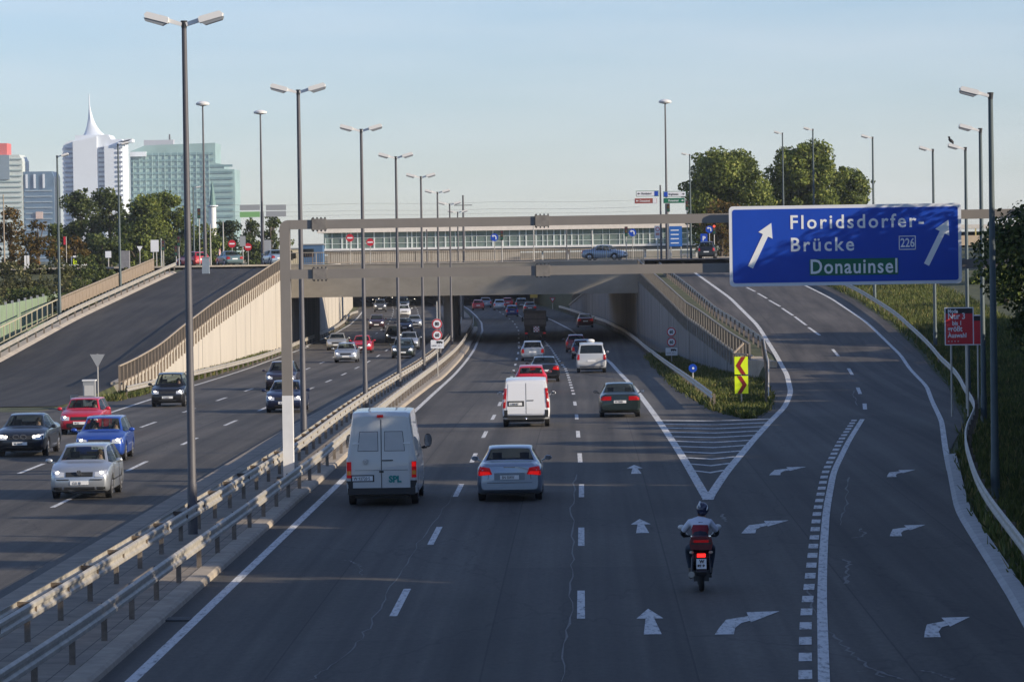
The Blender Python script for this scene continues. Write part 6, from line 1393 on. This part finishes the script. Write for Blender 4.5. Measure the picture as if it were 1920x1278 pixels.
def fingers(J, E, Rg, wrist, palm, fwd, side, down, reg, curl=.6):
    """add palm, four fingers and a thumb to the joint lists; wrist is a joint index"""
    p = Vector(palm); f = Vector(fwd).normalized(); s = Vector(side).normalized(); dn = Vector(down).normalized()
    J.append((*p, .035, .018)); pi = len(J)-1; E.append((wrist, pi)); Rg.append(reg)
    for k, ln in enumerate((.075, .085, .08, .062)):
        b = p+s*(-.03+.02*k)+f*.03; q1 = b+f*ln*.5; q2 = q1+(f*(1-curl)+dn*curl)*ln*.5
        J += [(*b, .010, .010), (*q1, .009, .009), (*q2, .007, .007)]; n = len(J); E += [(pi, n-3), (n-3, n-2), (n-2, n-1)]; Rg += [reg]*3
    b = p-s*.038-f*.01; q1 = b+(f*.5-s*.6+dn*.4).normalized()*.035; q2 = q1+(f*.8+dn*.5).normalized()*.03
    J += [(*b, .011, .011), (*q1, .010, .010), (*q2, .008, .008)]; n = len(J); E += [(pi, n-3), (n-3, n-2), (n-2, n-1)]; Rg += [reg]*3
HAIRD = mat('hair_dark', (.03, .02, .015), .7)
def face(par, c, s=1.0, hair=HAIRD, hs=1.0):
    """hair, eyes and nose on a head centred at c, looking along +Y"""
    x, y, z = c
    hb = MB().ell((x, y-.018*s, z+.022*s), (.086*s*hs, .098*s*hs, .108*s*hs), 14, 9); hb.build('hair', hair, par, True)
    for q in (-1, 1): MB().ell((x+q*.032*s, y+.088*s, z+.0), (.012, .008, .008), 8, 5).build('eye', INK, par)
    MB().ell((x, y+.104*s, z-.022), (.014, .02, .024), 8, 5).build('nose', SKIN, par); MB().ell((x, y+.092*s, z-.062), (.026, .008, .007), 8, 5).build('mouth', mat('lips', (.35, .12, .1), .5), par)
def driver(cardict, label, top, side=-1, hair=HAIRD, arms=True, fy=None):
    T = cardict['t']; w = cardict['w']; b = cardict['belt']; y0 = fy if fy is not None else cardict['l']-2.12; x = side*w*.42; z = b+.16
    J = [(x, y0-.02, .62, .15, .13), (x, y0-.1, .85, .15, .12), (x, y0-.12, b+.0, .19, .12), (x, y0-.1, b+.12, .055, .06), (x, y0-.07, b+.24, .078, .092), (x, y0-.07, b+.32, .06, .075),
         (x-.1, y0+.3, .66, .08, .08), (x+.1, y0+.3, .66, .08, .08)]
    E = [(0, 1), (1, 2), (2, 3), (3, 4), (4, 5), (0, 6), (0, 7)]; Rg = [0, 0, 0, 1, 1, 2, 2]
    for s in (-1, 1):
        J += [(x+s*.2, y0-.1, b-.02, .06, .06), (x+s*.24, y0+.08, b-.22, .045, .045), (x+s*.14, y0+.36, b-.02, .03, .03)]; n = len(J); E += [(2, n-3), (n-3, n-2), (n-2, n-1)]; Rg += [0, 0, 1]
        if arms: fingers(J, E, Rg, n-1, (x+s*.12, y0+.42, b+.0), (-s*.2, .5, .3), (s, 0, 0), (0, .2, -1), 1)
    me = skinned('person', J, E, [top, SKIN, SEAT], Rg, 0)
    o = obj('person', me); o.location = T.location; o.rotation_euler = T.rotation_euler; tag(o, label, 'person', 'people inside the cars'); face(o, (x, y0-.07, b+.25), 1.0, hair)
C_PALE = mat('cloth_pale', (.6, .52, .45), .9); C_RED = mat('cloth_red', (.35, .05, .05), .9); C_BLUE = mat('cloth_blue', (.08, .12, .25), .9); C_DARK = mat('cloth_dark', (.04, .04, .05), .9); C_WHITE = mat('cloth_white', (.65, .65, .66), .85)
driver(GOLF, 'driver in a pale top at the wheel of the nearest silver hatchback', C_PALE, -1, mat('hair_brown', (.12, .07, .04), .7)); driver(BMW, 'driver of the black-blue sedan at the left edge', C_DARK)
driver(REDC, 'driver of the bright red hatchback', C_BLUE); driver(BLUC, 'driver of the deep blue hatchback', C_WHITE); driver(BLUC, 'passenger in the deep blue hatchback', C_PALE, 1, arms=False); driver(SUVC, 'driver in red at the wheel of the small upright black car', C_RED); driver(DKC, 'driver of the dark sedan behind the gantry leg', C_WHITE)

# scooter and rider
sp_ = G(1316, 1110); SY = sp_.y+.62
sc = thing('scooter', 'dark red motor scooter with a top case and lit tail light in the right lane', 'motorcycle', (sp_.x, SY, .01), -.01)
SCR = paint('scooter_red', (.12, .008, .015), .2); SCB = mat('scooter_black', (.015, .016, .018), .4, coat=.4)
for y, nm in ((-.62, 'wheel'), (.72, 'wheel')):
    mb = MB(); N = 28; n2 = 10
    for i in range(N):
        a = 2*math.pi*i/N
        for k in range(n2): b_ = 2*math.pi*k/n2; r = .225+.055*math.cos(b_); mb.v.append((.058*math.sin(b_), y+r*math.cos(a), .28+r*math.sin(a)))
    for i in range(N):
        for k in range(n2): mb.f.append((i*n2+k, i*n2+(k+1) % n2, ((i+1) % N)*n2+(k+1) % n2, ((i+1) % N)*n2+k))
    wh = mb.build('wheel', RUB, sc, True); MB().tube([(-.03, y, .28), (.03, y, .28)], .17, 18).build('rim', RIM, wh, 40)
MB().prism([(-.80, .62), (-.86, .76), (-.70, .86), (-.1, .80), (.0, .55), (.05, .30), (-.25, .26), (-.45, .52)], 'x', -.155, .155).build('rear_body', SCB, sc, 30)
MB().prism([(-.84, .70), (-.80, .80), (-.35, .82), (-.3, .66)], 'x', -.175, .175).build('side_panel', SCR, sc, 30)
MB().ell((0, -.35, .84), (.16, .42, .07), 14, 8).build('seat', SEAT, sc, True)
MB().prism([(.0, .24), (.0, .33), (.42, .33), (.58, .95), (.66, .93), (.5, .24)], 'x', -.19, .19).build('front_shield', SCB, sc, 30)
MB().tube([(0, .72, .28), (0, .60, .62), (0, .52, .98)], [.04, .05, .05], 10).build('fork', DARKM, sc, 40)
MB().ell((0, .72, .5), (.09, .3, .1), 12, 8).build('mudguard', SCB, sc, True)
hbm = MB().tube([(-.34, .44, 1.03), (-.18, .50, 1.04), (0, .53, 1.0), (.18, .50, 1.04), (.34, .44, 1.03)], .022, 8).build('handlebar', SCB, sc, 40)
for s in (-1, 1):
    mr = MB().tube([(s*.24, .50, 1.05), (s*.34, .50, 1.18)], .012, 6); mr.ell((s*.37, .49, 1.22), (.075, .03, .05), 12, 6); mo = mr.build('mirror', WHITEP, sc, 50)  # mirrors coloured white for the bright reflection in them
    MB().ell((s*.19, -.80, .80), (.045, .03, .03), 8, 5).build('indicator', mat('indicator_pale', (.6, .5, .4), .3), sc, True)
    MB().tube([(s*.18, -.55, .35), (s*.16, -.3, .65)], .03, 8).build('shock', DARKM, sc, 40)
b = MB(); bx = [(-.21, .86), (.21, .86), (.235, .98), (.20, 1.12), (-.20, 1.12), (-.235, .98)]; b.prism(bx, 'y', -.92, -.55); tc = b.build('top_case', SCR, sc, 30); MB().box((0, -.925, .99), (.40, .02, .035)).build('case_seam', SCB, tc); MB().box((0, -.935, 1.03), (.30, .02, .05)).build('reflector', TAILR, tc)
MB().box((0, -.87, .745), (.17, .05, .07)).build('tail_light', mat('scooter_tail_on', (.8, .02, .02), .3, emit=(1, .02, .015), estr=1.4), sc)
pl = MB().box((0, -.93, .58), (.20, .012, .20), rx=-.2).build('number_plate', PLATE, sc); text('W', .09, INK, pl, (-.04, -.955, .60), bold=.004); text('82 P', .08, INK, pl, (-.08, -.945, .51), bold=.004)
MB().prism([(-.80, .66), (-.96, .42), (-.94, .34), (-.72, .5)], 'x', -.10, .10).build('rear_mudguard', SCB, sc)
MB().tube([(-.19, -.1, .28), (-.2, -.4, .30), (-.2, -.82, .36)], [.03, .06, .065], 12).build('exhaust', mat('exhaust_grey', (.25, .24, .22), .4, .7), sc, 40)
MB().box((0, .15, .26), (.44, .5, .05)).build('footboard', SCB, sc)
MB().box((0, -.6, .32), (.3, .35, .2)).build('engine_case', DARKM, sc)
JW = mat('jacket_white', (.60, .64, .72), .75, bump=.3, bscale=15); JR = mat('jacket_red', (.22, .01, .02), .75); JD = mat('jacket_navy', (.012, .014, .03), .75); JEAN = mat('dark_jeans', (.02, .03, .05), .85); SHOE = mat('shoe_grey', (.12, .11, .1), .7); GLV = mat('glove_black', (.02, .02, .022), .7)
J = [(0, -.30, .95, .17, .14), (0, -.22, 1.02, .165, .14), (0, -.14, 1.10, .17, .135), (0, -.04, 1.22, .19, .14), (.01, .06, 1.34, .185, .12), (.03, .13, 1.43, .07, .07), (.05, .17, 1.50, .065, .07)]
E_ = [(0, 1), (1, 2), (2, 3), (3, 4), (4, 5), (5, 6)]; Rg = [2, 2, 1, 0, 0, 3]
for s in (-1, 1):
    J += [(s*.20, .07, 1.34, .085, .08), (s*.33, .16, 1.17, .068, .068), (s*.35, .24, 1.10, .055, .055), (s*.33, .40, 1.06, .038, .038)]; n = len(J); E_ += [(4, n-4), (n-4, n-3), (n-3, n-2), (n-2, n-1)]; Rg += [0, 0, 4, 4]
    fingers(J, E_, Rg, n-1, (s*.31, .455, 1.065), (-s*.1, .8, -.1), (s, 0, 0), (0, -.2, -1), 4, .8)
    J += [(s*.12, -.24, .88, .11, .11), (s*.24, .10, .82, .085, .085), (s*.23, .16, .62, .07, .07), (s*.20, .10, .42, .055, .055), (s*.20, .08, .33, .045, .045), (s*.20, .22, .30, .045, .035), (s*.20, .29, .295, .035, .028)]; n = len(J)
    E_ += [(0, n-7), (n-7, n-6), (n-6, n-5), (n-5, n-4), (n-4, n-3), (n-3, n-2), (n-2, n-1)]; Rg += [5, 5, 5, 5, 6, 6, 6]
rider = obj('person', skinned('person', J, E_, [JW, JR, JD, SKIN, GLV, JEAN, SHOE], Rg, 0)); rider.location = sc.location; rider.rotation_euler = sc.rotation_euler
tag(rider, 'scooter rider in a white jacket with red and navy bands and a dark striped helmet', 'person')
hm = MB().ell((.06, .19, 1.60), (.125, .15, .14), 20, 12).build('helmet', mat('helmet_navy', (.014, .022, .06), .3, coat=.5), rider, True)
MB().tube([(.06-.05, .06, 1.65), (.06-.07, .09, 1.70), (.06-.05, .17, 1.745), (.03, .25, 1.735)], [.016, .02, .02, .012], 6).build('helmet_stripe', WHITEP, hm, True); MB().tube([(.14, .07, 1.58), (.155, .1, 1.63), (.15, .17, 1.68)], [.012, .016, .012], 6).build('helmet_stripe', WHITEP, hm, True)
MB().ell((.075, .27, 1.60), (.10, .08, .06), 12, 8).build('visor', DARKGL, hm, True)
MB().tube([(-.13, -.14, 1.20), (0, -.185, 1.21), (.13, -.14, 1.20)], .03, 6).build('jacket_band', JR, rider, True)
MB().box((0.01, -.075, 1.345), (.08, .02, .025)).build('jacket_label', INK, rider)
# walking person and cyclist far away on the street
p = P(412, 495, 364); J = [(0, 0, .95, .13, .11), (0, 0, 1.2, .14, .1), (0, 0, 1.42, .16, .09), (0, 0, 1.52, .05, .05), (0, .02, 1.64, .08, .09), (0, .02, 1.72, .06, .07)]
E_ = [(0, 1), (1, 2), (2, 3), (3, 4), (4, 5)]; Rg = [0, 0, 0, 1, 1]
for s in (-1, 1):
    J += [(s*.19, 0, 1.4, .06, .06), (s*.24, -s*.08, 1.14, .045, .045), (s*.22, s*.05, .9, .03, .03)]; n = len(J); E_ += [(2, n-3), (n-3, n-2), (n-2, n-1)]; Rg += [0, 0, 1]; fingers(J, E_, Rg, n-1, (s*.22, s*.06, .83), (0, .1, -1), (0, s, 0), (0, 1, 0), 1, .3)
    J += [(s*.09, 0, .86, .09, .09), (s*.1, s*.16, .48, .06, .06), (s*.1, s*.2, .1, .04, .04), (s*.1, s*.2+.15, .05, .04, .03)]; n = len(J); E_ += [(0, n-4), (n-4, n-3), (n-3, n-2), (n-2, n-1)]; Rg += [2, 2, 2, 3]
C_PINK = mat('cloth_pink', (.65, .42, .42), .9)
wp = obj('person', skinned('person', J, E_, [C_PINK, SKIN, C_DARK, SHOE], Rg, 0)); wp.location = (p.x, 364, 6.02); wp.rotation_euler.z = -1.4; tag(wp, 'person in a pale pink top walking beside the teal-grey car', 'person'); face(wp, (0, .02, 1.65), 1)
# signs far under the overpass
t = thing('road_sign', 'dull yellow square sign in the dark beyond the overpass', 'road sign', (P(1001, 552, 560).x, 560, zm(560))); z = P(1001, 552, 560).z-zm(560); MB().tube([(0, .1, 0), (0, .1, z)], .06, 8).build('pole', POLEL, t); plate_sign(t, 'panel', mat('sign_dull_yellow', (.6, .4, .05), .5), 1.05, .95, (0, 0, z), .02)
t = thing('road_sign', 'red bordered yield triangle beyond the overpass', 'road sign', (P(1036, 562, 545).x, 545, zm(545))); z = P(1036, 562, 545).z-zm(545); MB().tube([(0, .1, 0), (0, .1, z)], .05, 8).build('pole', POLEL, t)
MB().prism([(-.42, z+.32), (.42, z+.32), (0, z-.42)], 'y', -.01, .01).build('red_border', SRED, t); MB().prism([(-.24, z+.22), (.24, z+.22), (0, z-.2)], 'y', -.03, -.012).build('white_field', SWHITE, t)

# ------------------------------------------------------------------ haze
def haze():
    hz_ = MB().box((0, 1700, 99), (4200, 4000, 206)).build('haze', None, None, fix=True); hz_.location.z = 0
    m = bpy.data.materials.new('haze_air'); m.use_nodes = True; n = m.node_tree; n.nodes.clear(); o = n.nodes.new('ShaderNodeOutputMaterial'); v = n.nodes.new('ShaderNodeVolumePrincipled')
    v.inputs['Color'].default_value = (.80, .88, 1.0, 1); v.inputs['Density'].default_value = 0.000075; v.inputs['Anisotropy'].default_value = .0
    n.links.new(v.outputs[0], o.inputs['Volume']); hz_.data.materials.append(m); tag(hz_, 'thin bluish haze in the air', 'haze', kind='stuff')
haze()
